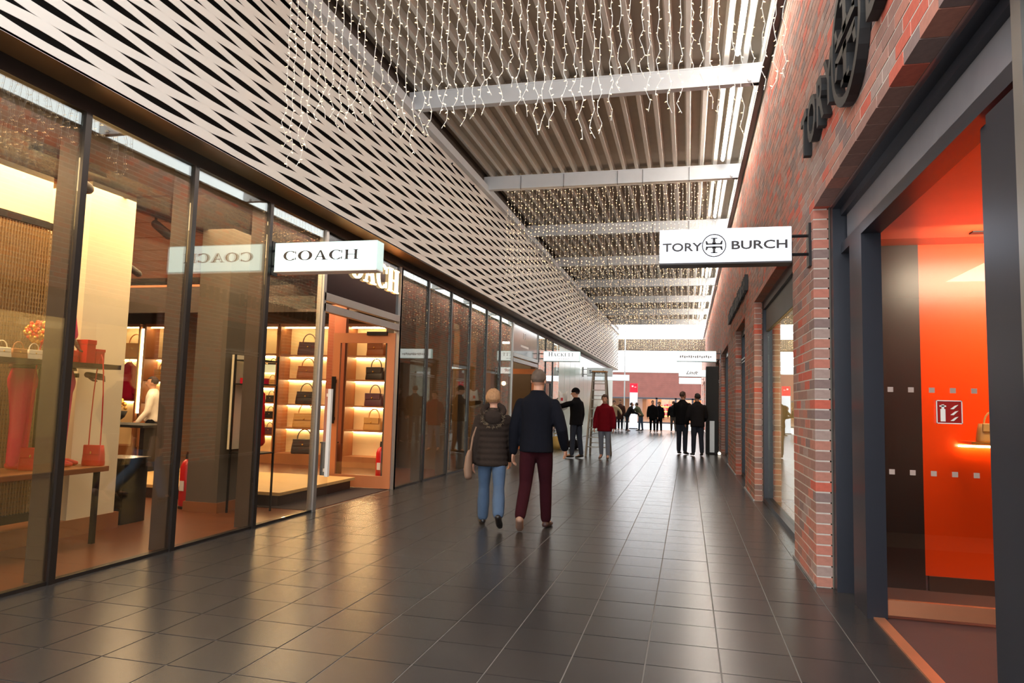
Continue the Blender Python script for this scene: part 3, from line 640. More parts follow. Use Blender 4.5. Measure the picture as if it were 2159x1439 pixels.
    for hp, kn, an, heel, toe, fd, dn in legp:
        B.limb([hp, hp.lerp(kn, .5), kn, kn.lerp(an, .35), an], [.05 * h, .044 * h, .032 * h, .033 * h, .02 * h], 10); B.limb([an, an.lerp(toe, .5) + dn * .01 * h, toe], [.02 * h, .02 * h, .013 * h], 8)
    fuse(B, vox * 0.8, 'body', sk, o)
    # trousers
    T = MB().limb([P(.60), P(.54), P(.50), P(.475)], [(.086 * h, .068 * h), (.09 * h, .072 * h), (.088 * h, .07 * h), (.05 * h, .05 * h)], 14)
    for hp, kn, an, heel, toe, fd, dn in legp:
        e = kn.lerp(an, 0.72 if short else 0.97); T.limb([hp - Vector((0, 0, .0)), hp.lerp(kn, .5), kn, kn.lerp(e, .5), e], [(.056 * h), .052 * h, .041 * h, .039 * h * bootcut, .034 * h * bootcut], 12)
    fuse(T, vox, 'trousers', trousers, o)
    for hp, kn, an, heel, toe, fd, dn in legp:
        m = MB().limb([an + Vector((0, 0, .012 * h)), an, heel.lerp(toe, .18) - dn * .012 * h], [.02 * h, .024 * h, .026 * h], 10).limb([heel - dn * .008 * h, heel.lerp(toe, .35) - dn * .006 * h, heel.lerp(toe, .75), toe], [(.022 * h, .02 * h), (.024 * h, .022 * h), (.026 * h, .017 * h), (.02 * h, .013 * h)], 10)
        fuse(m, vox * 0.7, 'shoe', (shoe2 or shoe) if hp.x > 0 else shoe, o)
    # jacket
    k = bulk; J = MB(); fr = [(hem, .108, .088), (hem + .05, .105, .085), (.60, .10, .08), (.66, .102, .08), (.72, .11, .082), (.765, .116, .08), (.795, .108, .074), (.822, .085, .062), (.845, .054, .052), (.868, .044, .045)]
    if puff:
        f2 = []
        for (fa, a1, b1), (fb, a2, b2) in zip(fr[:-1], fr[1:]):
            nq = max(1, round((fb - fa) / 0.0105)) if fa < .8 else 1
            for q in range(nq):
                t = q / nq; ff = fa + (fb - fa) * t; w_ = 1 + puff * abs(math.sin((ff - hem) / 0.042 * PI)) - puff * .5; f2.append((ff, (a1 + (a2 - a1) * t) * w_, (b1 + (b2 - b1) * t) * w_))
        fr = f2 + [fr[-1]]
    J.limb([P(f) for f, a, b in fr], [(a * h * k, b * h * k) if f < .8 else (a * h, b * h) for f, a, b in fr], 16, (1, 0, 0), False)
    for sh, el, wr_, hd in armp:
        J.limb([sh, sh.lerp(el, .5), el, el.lerp(wr_, .5), wr_.lerp(el, .06)], [.036 * h * k, .041 * h * k, .037 * h * k, .034 * h * k, .028 * h * k], 12)
    fuse(J, vox, 'jacket', jacket, o, 2 if puff else 5)
    if not headless:
        hr = random.Random(11)
        def hf(d):
            face = d.y > 0.15 and d.z < 0.42 + 0.2 * (1 - d.y)
            nape = d.z < -0.52
            tuft = 0.03 * math.sin(math.atan2(d.x, d.y + 1e-3) * 17 + d.z * 5) + 0.02 * math.sin(d.z * 38 + d.x * 11) + hr.uniform(-.012, .012)
            return 0.80 if face or nape else (1.02 if d.z > -.2 else 0.97) + tuft * (1.0 if fem else 0.55)
        c = hc + HM @ Vector((0, -0.006 * h, 0.014 * h)); r = (0.054 * h, 0.065 * h, 0.066 * h) if fem else (0.0475 * h, 0.059 * h, 0.058 * h)
        build('hair', MB().ball(c, r, 44, 32, hf, HM), hair, o, False, True)
        for s in (-1, 1): build('eye', MB().ball(hc + HM @ Vector((s * 0.017 * h, 0.05 * h, 0.008 * h)), (0.0055 * h, 0.003 * h, 0.0035 * h), 8, 6, M=HM), eye_w, o, False, True)
        build('mouth', MB().ball(hc + HM @ Vector((0, 0.05 * h, -0.035 * h)), (0.013 * h, 0.004 * h, 0.004 * h), 8, 6, M=HM), lip, o, False, True)
        if hat:
            hh = lambda d: 1.0 if d.z > -0.05 else 0.8
            build('knitted_cap', MB().ball(c + HM @ Vector((0, 0, 0.004 * h)), (0.053 * h, 0.065 * h, 0.064 * h), 24, 16, hh, HM), hat, o, False, True)
    if hood:
        m = MB()
        pts = [P(.845) + Vector((math.sin(a) * .075 * h, -.035 * h - math.cos(a) * .055 * h, -.045 * h * math.cos(a))) for a in [2 * PI * i / 12 for i in range(12)]]
        m.limb(pts + [pts[0], pts[1]], [.026 * h] * 14, 8); m.ball(P(.80) + Vector((0, -.075 * h, 0)), (.07 * h, .035 * h, .06 * h), 14, 10)
        fuse(m, vox, 'hood', jacket, o)
        fm = MB(); r = random.Random(3)
        for i in range(260):
            a = r.uniform(0, 2 * PI); q = P(.79) + Vector((math.sin(a) * .078 * h, -.09 * h - 0.012 * h * math.cos(a), -.06 * h * math.cos(a))); d = Vector((r.uniform(-1, 1), r.uniform(-1, .2), r.uniform(-1, 1))).normalized() * .022 * h
            e = Vector((r.uniform(-1, 1), r.uniform(-1, 1), r.uniform(-1, 1))).normalized() * .005 * h; fm.add([q - e, q + e, q + d], [(0, 1, 2)])
        build('fur_trim', fm, hood, o, False, kind='stuff')
    return o, armp, legp, P
blond = pm('hair_blond', (172, 128, 88), 0.65, 0, 0.55, 70, 0.9, 160, stretch=(1, 1, 0.3)); brown_h = pm('hair_brown', (72, 50, 38), 0.7, 0, 0.3, 30, 0.5, 200); grey_h = pm('hair_grey', (96, 80, 68), 0.7, 0, 0.3, 30, 0.5, 200); dark_h = pm('hair_dark', (34, 27, 25), 0.7, 0, 0.3, 30)
shoe_b = pm('shoe_black', (24, 22, 24), 0.4); shoe_t = pm('shoe_tan', (150, 116, 98), 0.7); denim = cloth((76, 94, 118), 'denim'); dkdenim = cloth((50, 54, 64), 'dark_denim'); gjean = cloth((120, 126, 138), 'grey_denim')
navy_c = cloth((20, 21, 28), 'navy'); blk_c = cloth((20, 19, 21), 'black'); maroon = cloth((48, 15, 21), 'maroon'); brn_c = cloth((50, 41, 36), 'brown'); red_c = cloth((110, 13, 24), 'crimson'); beige_c = cloth((186, 160, 128), 'beige'); olive_c = cloth((76, 80, 60), 'olive'); char_c = cloth((33, 31, 33), 'charcoal')
person('person with short blond hair in a brown padded jacket with furry hood and blue jeans', (-2.17, 7.86, 0), 14, 1.55, brn_c, denim, shoe_b, blond, ((16, 4), (-20, 26)), ((-8, 14, 10), (8, 20, 8)), 2, (-26, -6), 0.44, 1.1, True, 0.012, hood=pm('fur', (98, 84, 66), 0.9, 0, 0.4, 60), bootcut=1.2, puff=0.11)
person('person with cropped grey hair in a dark navy jacket and maroon trousers, walking away', (-1.66, 7.88, 0), 3, 1.78, navy_c, maroon, shoe_t, grey_h, ((-10, 30), (12, 6)), ((-4, 12, 12), (-8, 44, 18)), 2, (-8, 2), 0.475, 1.02, False, 0.012, shoe2=pm('shoe_dark_brown', (60, 36, 34), 0.5))
o = thing('shoulder_bag', 'long tan bag hanging at the hip of the blond person', 'bag', (-2.40, 7.7, 0.5)); tan_s = pm('tan_suede', (132, 104, 84), 0.8)
build('bag_body', MB().limb([(-2.39, 7.7, 0.84), (-2.40, 7.7, 0.78), (-2.40, 7.68, 0.64), (-2.39, 7.67, 0.57)], [(0.025, 0.05), (0.035, 0.07), (0.045, 0.08), (0.04, 0.07)], 12), tan_s, o, smooth=True); build('strap', MB().tube([(-2.385, 7.7, 0.82), (-2.37, 7.73, 1.0), (-2.34, 7.76, 1.12)], 0.012), tan_s, o)
person('person in a black cap and black jacket reaching up to the frosted shop window', (-2.86, 18.6, 0), 62, 1.80, blk_c, dkdenim, shoe_b, dark_h, ((4, 2), (-5, 4)), ((72, 28, 20), (2, 10, 14)), 0, (22, 4), 0.46, 1.06, False, 0.016, hat=blk_c)
person('person in a crimson coat, grey jeans and brown boots walking towards the camera', (-2.12, 18.7, 0), 178, 1.64, red_c, gjean, pm('boot_brown', (82, 48, 34), 0.5), brown_h, ((3, 2), (-4, 14)), ((4, 14, 14), (2, 14, 14)), 1, (0, 4), 0.42, 1.14, True, 0.016)
person('person in a black jacket and dark jeans standing beside the brick wall, facing away', (-0.16, 22.1, 0), -20, 1.86, blk_c, dkdenim, shoe_b, brown_h, ((2, 2), (-3, 2)), ((20, 60, 10), (4, 20, 12)), 1, (-20, 0), 0.46, 1.08, False, 0.018)
person('person in a charcoal jacket and dark jeans close behind the other by the brick wall', (0.28, 21.6, 0), 14, 1.80, char_c, dkdenim, shoe_b, dark_h, ((3, 2), (-4, 4)), ((8, 30, 12), (12, 50, 12)), 3, (18, -6), 0.45, 1.1, False, 0.018)
person('person in a beige jacket with one arm out, far along the passage', (-4.02, 40.0, 0), 190, 1.66, beige_c, dkdenim, shoe_b, brown_h, ((6, 4), (-8, 8)), ((22, 30, 40), (4, 10, 10)), 2, (0, 0), 0.46, 1.08, True, 0.024)
person('person in a long brown coat just behind the beige jacket', (-3.72, 40.6, 0), 180, 1.72, cloth((74, 50, 42), 'chestnut'), dkdenim, shoe_b, brown_h, ((8, 4), (-10, 8)), ((4, 10, 10), (4, 10, 10)), 2, (0, 0), 0.36, 1.08, False, 0.024)
person('person in a dark jacket bending forward beside the red and white pillar', (-3.3, 40.2, 0), -70, 1.66, char_c, dkdenim, shoe_b, brown_h, ((4, 2), (-4, 2)), ((40, 40, 8), (36, 36, 8)), 28, (0, -18), 0.46, 1.06, False, 0.024)
person('person in an olive jacket and blue jeans leaning forward far along the passage', (-2.62, 41.3, 0), 66, 1.68, olive_c, denim, shoe_b, brown_h, ((4, 2), (-4, 2)), ((44, 30, 8), (40, 36, 8)), 30, (0, -18), 0.46, 1.08, False, 0.024)
person('person in a long black coat walking towards the camera far along the passage', (-1.86, 39.4, 0), 182, 1.72, blk_c, blk_c, shoe_b, dark_h, ((8, 6), (-8, 10)), ((6, 12, 12), (4, 12, 12)), 1, (0, 0), 0.40, 1.12, False, 0.024)
person('fair-haired person in a dark jacket walking beside the long black coat', (-1.52, 39.8, 0), 178, 1.66, navy_c, blk_c, shoe_b, blond, ((-6, 8), (8, 4)), ((4, 12, 12), (4, 12, 12)), 1, (0, 0), 0.44, 1.08, True, 0.024)
person('person in a black jacket and grey trousers walking away by the far lit windows', (-0.80, 41.9, 0), 4, 1.74, blk_c, cloth((92, 84, 78), 'grey_brown'), shoe_b, brown_h, ((6, 4), (-8, 10)), ((4, 12, 16), (4, 12, 16)), 1, (0, 0), 0.47, 1.12, False, 0.024)
person('shop assistant in a white shirt and black trousers inside the bag shop', (-9.6, 11.1, 0), 120, 1.68, cloth((224, 220, 212), 'white'), blk_c, shoe_b, dark_h, ((3, 2), (-3, 2)), ((8, 30, 10), (10, 40, 10)), 1, (0, 0), 0.5, 0.95, False, 0.024, group='people inside the bag shop')
# ------------------------------------------------------------------ hand-held and loose things in the passage
o = thing('window_poster', 'white sheet with a small red mark held up against the frosted window', 'sheet', (-3.5, 19.0, 1.45))
m = MB(); n = 8
for i in range(n + 1):
    for j in range(n + 1): m.v.append((-3.40 + 0.28 * i / n * (1 - 0.25 * j / n) + 0.05 * j / n, 18.72 + 0.03 * math.sin(i * 0.9 + j * 0.7), 1.30 + 0.46 * j / n - 0.06 * math.sin(i / n * PI)))
m.f = [(i * (n + 1) + j, (i + 1) * (n + 1) + j, (i + 1) * (n + 1) + j + 1, i * (n + 1) + j + 1) for i in range(n) for j in range(n)]
so = build('sheet', m, white, o, smooth=True); sm = so.modifiers.new('s', 'SOLIDIFY'); sm.thickness = 0.006
build('red_mark', MB().box(-3.30, -3.24, 18.67, 18.675, 1.50, 1.58), red, o)
o = thing('stepladder', 'tall aluminium A-frame stepladder by the frosted glass front', 'ladder', (-2.42, 19.9, 0))
alu = pm('aluminium', (150, 142, 128), 0.4, 0.6, 0.08)
for dy, n in ((0.0, 8), (0.9, 6)):
    for sx in (-1, 1): build('rail', MB().limb([(-2.42 + sx * 0.3, 19.5 + dy, 0), (-2.42 + sx * 0.17, 19.9 + dy * 0.12, 2.35)], [(0.03, 0.018)] * 2, 6), alu, o)
    for k in range(1, n + 1):
        t = k / (n + 1); build('rung' if dy else 'tread', MB().box(-2.42 - 0.3 + 0.13 * t, -2.42 + 0.3 - 0.13 * t, 19.5 + dy + (0.4 - dy * 0.88) * t - 0.04, 19.5 + dy + (0.4 - dy * 0.88) * t + 0.04, 2.35 * t - 0.012, 2.35 * t + 0.012), alu, o)
build('top_step', MB().box(-2.62, -2.22, 19.8, 20.15, 2.34, 2.37), pm('orange_plastic', (190, 130, 50), 0.5), o)
def carrier(lab, p, c, s):
    o = thing('carrier_bag', lab, 'bag', p, group='bags at the foot of the frosted window')
    m = MB().ball((0, 0, 0.19 * s), (0.2 * s, 0.14 * s, 0.2 * s), 14, 10, lambda d: (1.0 + 0.08 * math.sin(d.x * 9 + d.y * 7) if d.z > -0.8 else 0.97) * (1.15 if d.z < -0.3 else 1 - 0.25 * max(0, d.z)))
    build('sack', m, c, o, False, True); build('handle', MB().tube([(-0.06 * s, 0, 0.3 * s), (-0.05 * s, 0, 0.42 * s), (0.05 * s, 0, 0.42 * s), (0.06 * s, 0, 0.3 * s)], 0.012), c, o, False)
yb = pm('yellow_bag', (214, 178, 96), 0.6, 0, 0.1)
carrier('plump yellow carrier bag standing on the floor by the window', (-4.05, 22.2, 0), yb, 1.15); carrier('small white carrier bag lying beside the yellow one', (-4.2, 21.6, 0), white, 0.6); carrier('dark bag between the yellow bag and the stepladder', (-3.55, 22.6, 0), blk_c, 0.9)
def pylon(lab, x, y):
    o = thing('sign_pillar', lab, 'pillar', (x, y, 0), group='red and white pillars beyond the roof')
    build('white_panel', MB().box(x - 0.24, x + 0.24, y - 0.08, y + 0.08, 0.05, 2.28), emit('pillar_white', (216, 222, 234), 0.45) if 'pw' not in MATS else MATS['pw'], o); build('base', MB().box(x - 0.28, x + 0.28, y - 0.12, y + 0.12, 0, 0.05), dark_metal, o)
    build('red_head', MB().box(x - 0.24, x + 0.24, y - 0.085, y + 0.085, 2.28, 2.85), emit('pillar_red', (226, 24, 50), 0.55), o)
    build('arrow_mark', MB().box(x - 0.12, x - 0.02, y - 0.09, y - 0.085, 2.62, 2.72).box(x + 0.04, x + 0.16, y - 0.09, y - 0.085, 2.6, 2.64), white, o)
pylon('tall white pillar with a red head behind the bending couple', -3.32, 45.2); pylon('tall white pillar with a red head beside the stepladder', -5.05, 45.6)
o = thing('dark_stele', 'black freestanding sign column with a brushed metal lower panel by the brick wall', 'column', (0.75, 22.9, 0))
build('column', MB().box(0.55, 0.92, 22.7, 23.3, 0.0, 2.7), black, o, bev=0.01); build('brushed_panel', MB().box(0.66, 0.80, 22.69, 22.7, 0.06, 1.02), silver, o)
o = thing('roof_post', 'thin steel post at the open far end of the roof', 'post', (-3.76, 43.6, 0)); build('shaft', MB().tube([(-3.76, 43.6, 0), (-3.76, 43.6, 6.1)], 0.04, 10), grey_steel, o); build('foot_plate', MB().box(-3.9, -3.62, 43.46, 43.74, 0, 0.02), grey_steel, o)

# ------------------------------------------------------------------ COACH store contents
def bx(o, name, mat, *d, bev=0.0): return build(name, MB().box(*d), mat, o, True, False, bev)
st = struct('trim_plinth', MB().box(-7.0, -5.78, 1.0, 6.3, 0.0, 0.16), wood)
o = thing('white_pillar', 'square white plaster pillar on the wooden plinth in the shop window', 'pillar', (-6.0, 5.98, 0.16))
bx(o, 'shaft', cream, -6.3, -5.79, 5.66, 6.24, 0.16, 3.5)
o = thing('mesh_screen', 'tall perforated metal screen in a dark frame behind the window mannequins', 'screen', (-6.1, 4.4, 0.16))
hm = pm('mesh_wire', (150, 126, 92), 0.4, 0.5, 0.1)
m = MB()
for k in range(64):
    z = 0.26 + k * 0.043; m.box(-6.112, -6.104, 2.6, 5.62, z, z + 0.013)
for k in range(100):
    y = 2.6 + k * 0.0302; m.box(-6.104, -6.098, y, y + 0.009, 0.24, 2.99)
build('wire_mesh', m, hm, o, kind='stuff')
build('frame', MB().box(-6.13, -6.08, 2.5, 2.6, 0.16, 3.0).box(-6.13, -6.08, 5.56, 5.66, 0.16, 3.5).box(-6.13, -6.08, 2.5, 5.66, 2.98, 3.04).box(-6.13, -6.08, 2.5, 5.66, 0.16, 0.24), dark_metal, o)
bx(o, 'upper_panel', cream, -6.14, -6.1, 2.6, 5.5, 3.05, 3.5); bx(o, 'backing', pm('screen_backing', (176, 140, 92), 0.7), -6.3, -6.26, 2.5, 5.66, 0.16, 3.0)
o = thing('display_table', 'long wooden display table behind the front glass', 'table', (-5.5, 4.4, 0))
bx(o, 'table_top', wood, -5.85, -5.3, 2.9, 5.62, 0.66, 0.71, bev=0.004)
for x in (-5.8, -5.36):
    for y in (2.98, 5.54): bx(o, 'leg', dark_metal, x - 0.02, x + 0.02, y - 0.02, y + 0.02, 0, 0.66)
o = thing('floating_shelf', 'dark floating shelf across the front window display', 'shelf', (-5.5, 4.6, 1.62))
bx(o, 'board', pm('dark_walnut', (52, 36, 30), 0.4), -5.72, -5.4, 2.9, 5.78, 1.62, 1.665); bx(o, 'back_strut', dark_metal, -5.76, -5.72, 5.2, 5.26, 0.71, 1.66); bx(o, 'back_strut', dark_metal, -5.76, -5.72, 3.4, 3.46, 0.71, 1.66)
def handbag(lab, p, rz, s, mat, group, strap=0.0, cat='handbag'):
    o = thing('handbag', lab, cat, p, math.radians(rz), group)
    m = MB(); pr = [(0.17, 0.075, 0), (0.175, 0.08, 0.02), (0.165, 0.07, 0.12), (0.15, 0.05, 0.2)]; n = 16; vs = []
    for a, b, z in pr:
        for j in range(n):
            t = 2 * PI * j / n; c, q = math.cos(t), math.sin(t); vs.append((a * s * math.copysign(abs(c) ** .4, c), b * s * math.copysign(abs(q) ** .4, q), z * s))
    m.add(vs, [(i * n + j, i * n + (j + 1) % n, (i + 1) * n + (j + 1) % n, (i + 1) * n + j) for i in range(3) for j in range(n)] + [tuple(range(n))[::-1], tuple(range(3 * n, 4 * n))])
    build('bag_body', m, mat, o, False, True); build('flap', MB().box(-0.14 * s, 0.14 * s, -0.085 * s, -0.055 * s, 0.11 * s, 0.205 * s), mat, o, False, bev=0.006); build('clasp', MB().ball((0, -0.09 * s, 0.13 * s), 0.014 * s, 8, 6), gold, o, False, True)
    top = strap or 0.14 * s; build('handle', MB().tube([(0.1 * s * math.cos(t), 0, 0.2 * s + top * math.sin(t)) for t in [PI * i / 10 for i in range(11)]], 0.007 * s + 0.002), mat, o, False)
    return o
gw = 'red bags in the front window display'
handbag('red leather handbag with long strap standing on the display table under the bead tree', (-5.5, 4.99, 0.71), 20, 0.62, red, gw, 0.6).scale = (1, 1, 1.55)
handbag('red leather handbag on the display table in front of the white pillar', (-5.42, 5.55, 0.71), 12, 0.56, red, gw, 0.5).scale = (1, 1, 1.7)
handbag('red clutch bag under the pink sleeved hand on the dark shelf', (-5.55, 5.30, 1.665), 85, 0.55, red, gw)
for lab, y, h, w in (('tall red gift box on the dark shelf beside the clutch', 5.46, 0.22, 0.06), ('short red gift box at the end of the dark shelf', 5.57, 0.14, 0.06)):
    o = thing('gift_box', lab, 'box', (-5.5, y, 1.665), group='red gift boxes on the dark shelf'); bx(o, 'carton', red, -5.56, -5.44, y - w, y + w - 0.02, 1.665, 1.665 + h * 0.8, bev=0.003); bx(o, 'lid', red, -5.565, -5.435, y - w - 0.004, y + w - 0.016, 1.665 + h * 0.8, 1.665 + h, bev=0.003)
for k in range(5):
    c = (cream, lightwood, cream, pm('tan_leather', (168, 110, 58), 0.5), cream)[k]
    handbag(('cream', 'honey', 'ivory', 'tan', 'pale')[k] + ' small bag on the dark shelf, ' + ('nearest', 'second', 'third', 'fourth', 'last')[k] + ' in the row', (-5.55, 4.35 + k * 0.15, 1.665), 80, 0.42, c, 'small bags along the dark shelf')
o = thing('bead_tree', 'round ornament of orange and gold beads on a thin stem', 'ornament', (-5.55, 4.98, 1.665))
build('stem', MB().tube([(-5.55, 4.98, 1.665), (-5.55, 4.98, 1.85)], 0.006), gold, o); build('foot', MB().lathe([(0.04, 0), (0.04, 0.01), (0.008, 0.016)], (-5.55, 4.98, 1.665)), gold, o)
r = random.Random(5); m1, m2 = MB(), MB()
for k in range(130):
    d = Vector((r.gauss(0, 1), r.gauss(0, 1), r.gauss(0, 1))).normalized() * r.uniform(0.07, 0.105); (m1 if k % 2 else m2).ball((-5.55 + d.x, 4.98 + d.y, 1.9 + d.z), 0.016, 6, 4)
build('orange_beads', m1, pm('bead_orange', (230, 80, 20), 0.25), o, smooth=True, kind='stuff'); build('gold_beads', m2, pm('bead_gold', (250, 190, 90), 0.25, 0.4), o, smooth=True, kind='stuff')
mskin = pm('mannequin_skin', (96, 58, 44), 0.4); magenta = cloth((206, 32, 104), 'magenta'); rose = cloth((214, 40, 70), 'rose')
mg = 'mannequins in the front window display'
def leg_form(lab, x, y, rz, mat):
    o = thing('leg_mannequin', lab, 'mannequin', (x, y, 0.71), math.radians(rz), mg); t = MB().limb([(0, 0, 0.86), (0, 0, 0.78), (0, 0, 0.72)], [(0.12, 0.095), (0.15, 0.115), (0.14, 0.11)], 14)
    for q in (-1, 1): t.limb([(q * 0.07, 0, 0.74), (q * 0.075, 0.01, 0.42), (q * 0.07, 0, 0.06)], [0.085, 0.06, 0.055], 12)
    fuse(t, 0.016, 'trousers', mat, o)
    build('waist_cap', MB().lathe([(0.118, 0), (0.11, 0.03), (0.05, 0.045)], (0, 0, 0.88)), mskin, o, False, True)
    for q in (-1, 1): build('shoe', MB().limb([(q * 0.07, -0.03, 0.035), (q * 0.075, 0.08, 0.03), (q * 0.08, 0.15, 0.022)], [0.034, 0.036, 0.02], 10), red, o, False, True)
leg_form('headless leg mannequin in magenta trousers standing on the display table', -5.66, 5.36, -60, magenta)
leg_form('headless leg mannequin in rose red trousers behind the red handbag', -5.72, 5.02, -60, rose)
def display_arm(lab, pts, rad, mat, hand, hd):
    o = thing('arm_mannequin', lab, 'mannequin arm', pts[0], 0, mg)
    if mat: build('sleeve', MB().limb(pts, rad, 12), mat, o, smooth=True)
    h0 = Vector(hand); d = Vector(hd).normalized(); u = d.orthogonal().normalized(); w = d.cross(u); m = MB().limb([h0, h0 + d * 0.05, h0 + d * 0.1], [(0.03, 0.024), (0.036, 0.02), (0.038, 0.018)], 10, tuple(w))
    for k in range(4):
        q = h0 + d * 0.09 + w * (k - 1.5) * 0.02; m.limb([q, q + d * 0.045, q + d * 0.07 - u * 0.02], [0.011, 0.01, 0.008], 8)
    m.limb([h0 + d * 0.02 + w * 0.03, h0 + d * 0.05 + w * 0.06, h0 + d * 0.08 + w * 0.065], [0.013, 0.012, 0.009], 8); build('hand', m, mskin, o, smooth=True)
    build('mount', MB().box(pts[0][0] - 0.2, pts[0][0] - 0.02, pts[0][1] - 0.012, pts[0][1] + 0.012, pts[0][2] - 0.03, pts[0][2] + 0.01), dark_metal, o)
display_arm('pink sleeved display arm reaching down to the red clutch', [(-5.58, 5.32, 2.10), (-5.57, 5.33, 2.0), (-5.56, 5.34, 1.92)], [0.05, 0.052, 0.05], magenta, (-5.56, 5.34, 1.90), (0.25, 0.5, -0.9))
display_arm('bare dark display hand below the shelf end, holding the bag strap', [(-5.6, 5.5, 1.56), (-5.55, 5.55, 1.56)], [0.03, 0.03], None, (-5.56, 5.54, 1.56), (0.5, 0.85, -0.12))
o = thing('black_pedestal', 'black square pedestal beside the white pillar', 'pedestal', (-5.95, 6.52, 0)); bx(o, 'body', pm('black_gloss', (18, 16, 16), 0.2), -6.2, -5.82, 6.38, 6.72, 0, 0.68, bev=0.006); bx(o, 'cap', pm('black_gloss', (18, 16, 16), 0.2), -6.22, -5.8, 6.36, 6.74, 0.68, 0.7)
o = thing('grey_pillar', 'square taupe pillar behind the glass between two mullions', 'pillar', (-5.46, 7.8, 0)); bx(o, 'shaft', taupe, -5.87, -5.44, 7.43, 8.05, 0.12, 3.5); bx(o, 'skirting', wood, -5.89, -5.42, 7.41, 8.07, 0, 0.12)
def extinguisher(lab, x, y):
    o = thing('fire_extinguisher', lab, 'extinguisher', (x, y, 0), group='fire extinguishers in the bag shop'); build('cylinder', MB().lathe([(0.07, 0), (0.085, 0.03), (0.085, 0.48), (0.06, 0.55), (0.025, 0.58)], (x, y, 0.02)), pm('extinguisher_red', (206, 22, 28), 0.3), o, smooth=True)
    build('valve', MB().box(x - 0.02, x + 0.02, y - 0.02, y + 0.02, 0.6, 0.66).box(x - 0.02, x + 0.1, y - 0.01, y + 0.01, 0.66, 0.69), black, o); build('hose', MB().tube([(x, y, 0.64), (x + 0.12, y - 0.03, 0.58), (x + 0.11, y - 0.05, 0.3)], 0.012), black, o); bx(o, 'paper_label', white, x - 0.03, x + 0.03, y - 0.092, y - 0.084, 0.22, 0.34); build('foot_ring', MB().lathe([(0.086, 0), (0.086, 0.03)], (x, y, 0)), black, o)
extinguisher('red fire extinguisher on the floor beside the taupe pillar', -6.02, 7.62); extinguisher('red fire extinguisher seen through the wood framed door', -5.05, 11.2)
o = thing('black_bin', 'tall black bin just inside the open doorway', 'bin', (-5.75, 10.7, 0)); bx(o, 'body', black, -5.86, -5.68, 10.6, 10.84, 0, 0.66, bev=0.01); bx(o, 'rim', dark_metal, -5.87, -5.67, 10.59, 10.85, 0.66, 0.68)
o = thing('wooden_platform', 'low light oak platform in front of the bag shelves', 'platform', (-6.6, 9, 0)); bx(o, 'deck', lightwood, -8.2, -5.05, 8.15, 10.25, 0.14, 0.18); bx(o, 'riser', pm('dark_walnut', (52, 36, 30), 0.4), -8.15, -5.1, 8.2, 10.2, 0, 0.14)
# shelf units along the end wall: open fronts face the camera
led_back = emit('shelf_glow', (255, 222, 160), 0.55)
def shelf_unit(lab, x0, x1, zs, top=2.9):
    o = thing('shelf_unit', lab, 'shelf', ((x0 + x1) / 2, 13.4, 0), group='lit shelf units along the end wall')
    bx(o, 'back_panel', pm('shelf_back', (238, 218, 170), 0.7), x0, x1, 13.78, 13.8, 0.2, top); bx(o, 'base', wood, x0, x1, 13.36, 13.8, 0, 0.22)
    for x in (x0, x1): bx(o, 'side', wood, x - 0.025, x + 0.025, 13.36, 13.8, 0.2, top)
    for z in zs: bx(o, 'shelf', wood, x0 + 0.025, x1 - 0.025, 13.38, 13.78, z - 0.03, z); bx(o, 'light_strip', strip_led, x0 + 0.03, x1 - 0.03, 13.74, 13.76, z - 0.05, z - 0.035)
    bx(o, 'top', wood, x0, x1, 13.36, 13.8, top, top + 0.06); bx(o, 'light_strip', strip_led, x0 + 0.03, x1 - 0.03, 13.5, 13.53, top - 0.02, top - 0.005)
    return o
shelf_unit('lit shelf unit with clutch bags hung in rows, left of the wide bag shelves', -9.15, -8.52, [2.32, 1.98, 1.62, 1.28, 0.94, 0.6])
shelf_unit('wide lit shelf unit holding single handbags', -8.48, -7.2, [2.3, 1.8, 1.26, 0.76])
shelf_unit('lit shelf unit seen through the wood framed door', -6.9, -5.9, [2.3, 1.8, 1.26, 0.76])
shelf_unit('lit wardrobe bay with a crimson coat, deep in the bag shop', -12.85, -12.05, [2.2, 1.24])
shelf_unit('narrow lit bay beside the white vertical tube, deep in the bag shop', -11.9, -11.2, [2.2, 1.7, 1.2])
cols = {'plum': (84, 50, 62), 'brown': (150, 84, 40), 'black': (34, 28, 28), 'tan': (196, 150, 88), 'charcoal': (52, 46, 46)}
bmats = {k: pm('leather_' + k, v, 0.45, 0, 0.1) for k, v in cols.items()}
for c, z, s in (('plum', 2.3, 1.35), ('brown', 1.8, 1.3), ('black', 1.26, 1.3), ('tan', 0.76, 1.5), ('charcoal', 0.22, 1.5)):
    handbag(c + ' handbag alone on its own lit shelf of the wide unit', (-7.88, 13.55, z), 15, s, bmats[c], 'single handbags on the wide shelves')
for c, z in (('brown', 2.3), ('black', 1.8), ('plum', 1.26), ('tan', 0.76)):
    handbag(c + ' handbag on a lit shelf seen through the wood framed door', (-6.3, 13.55, z), -10, 1.3, bmats[c], 'handbags seen through the door')
rows = ['topmost', 'second', 'third', 'fourth', 'lowest']
for k, z in enumerate((1.98, 1.62, 1.28, 0.94, 0.6)):
    for q, (dx, sd) in enumerate(((-9.0, 'nearer the mullion'), (-8.7, 'nearer the wide shelves'))):
        c = ('charcoal', 'tan', 'charcoal', 'black', 'plum')[k]; handbag('%s clutch bag in the %s row of clutches, %s' % (c, rows[k], sd), (dx, 13.52, z), 0, 0.72, bmats[c], 'clutch bags in the narrow lit unit')
handbag('ochre bag on the top shelf above the hanging crimson coat', (-12.3, 13.55, 2.2), 10, 1.6, pm('leather_ochre', (196, 116, 30), 0.5), 'bags deep in the shop'); handbag('sand coloured bag beside the vertical light, deep in the shop', (-11.5, 13.55, 1.7), 0, 1.2, bmats['tan'], 'bags deep in the shop')
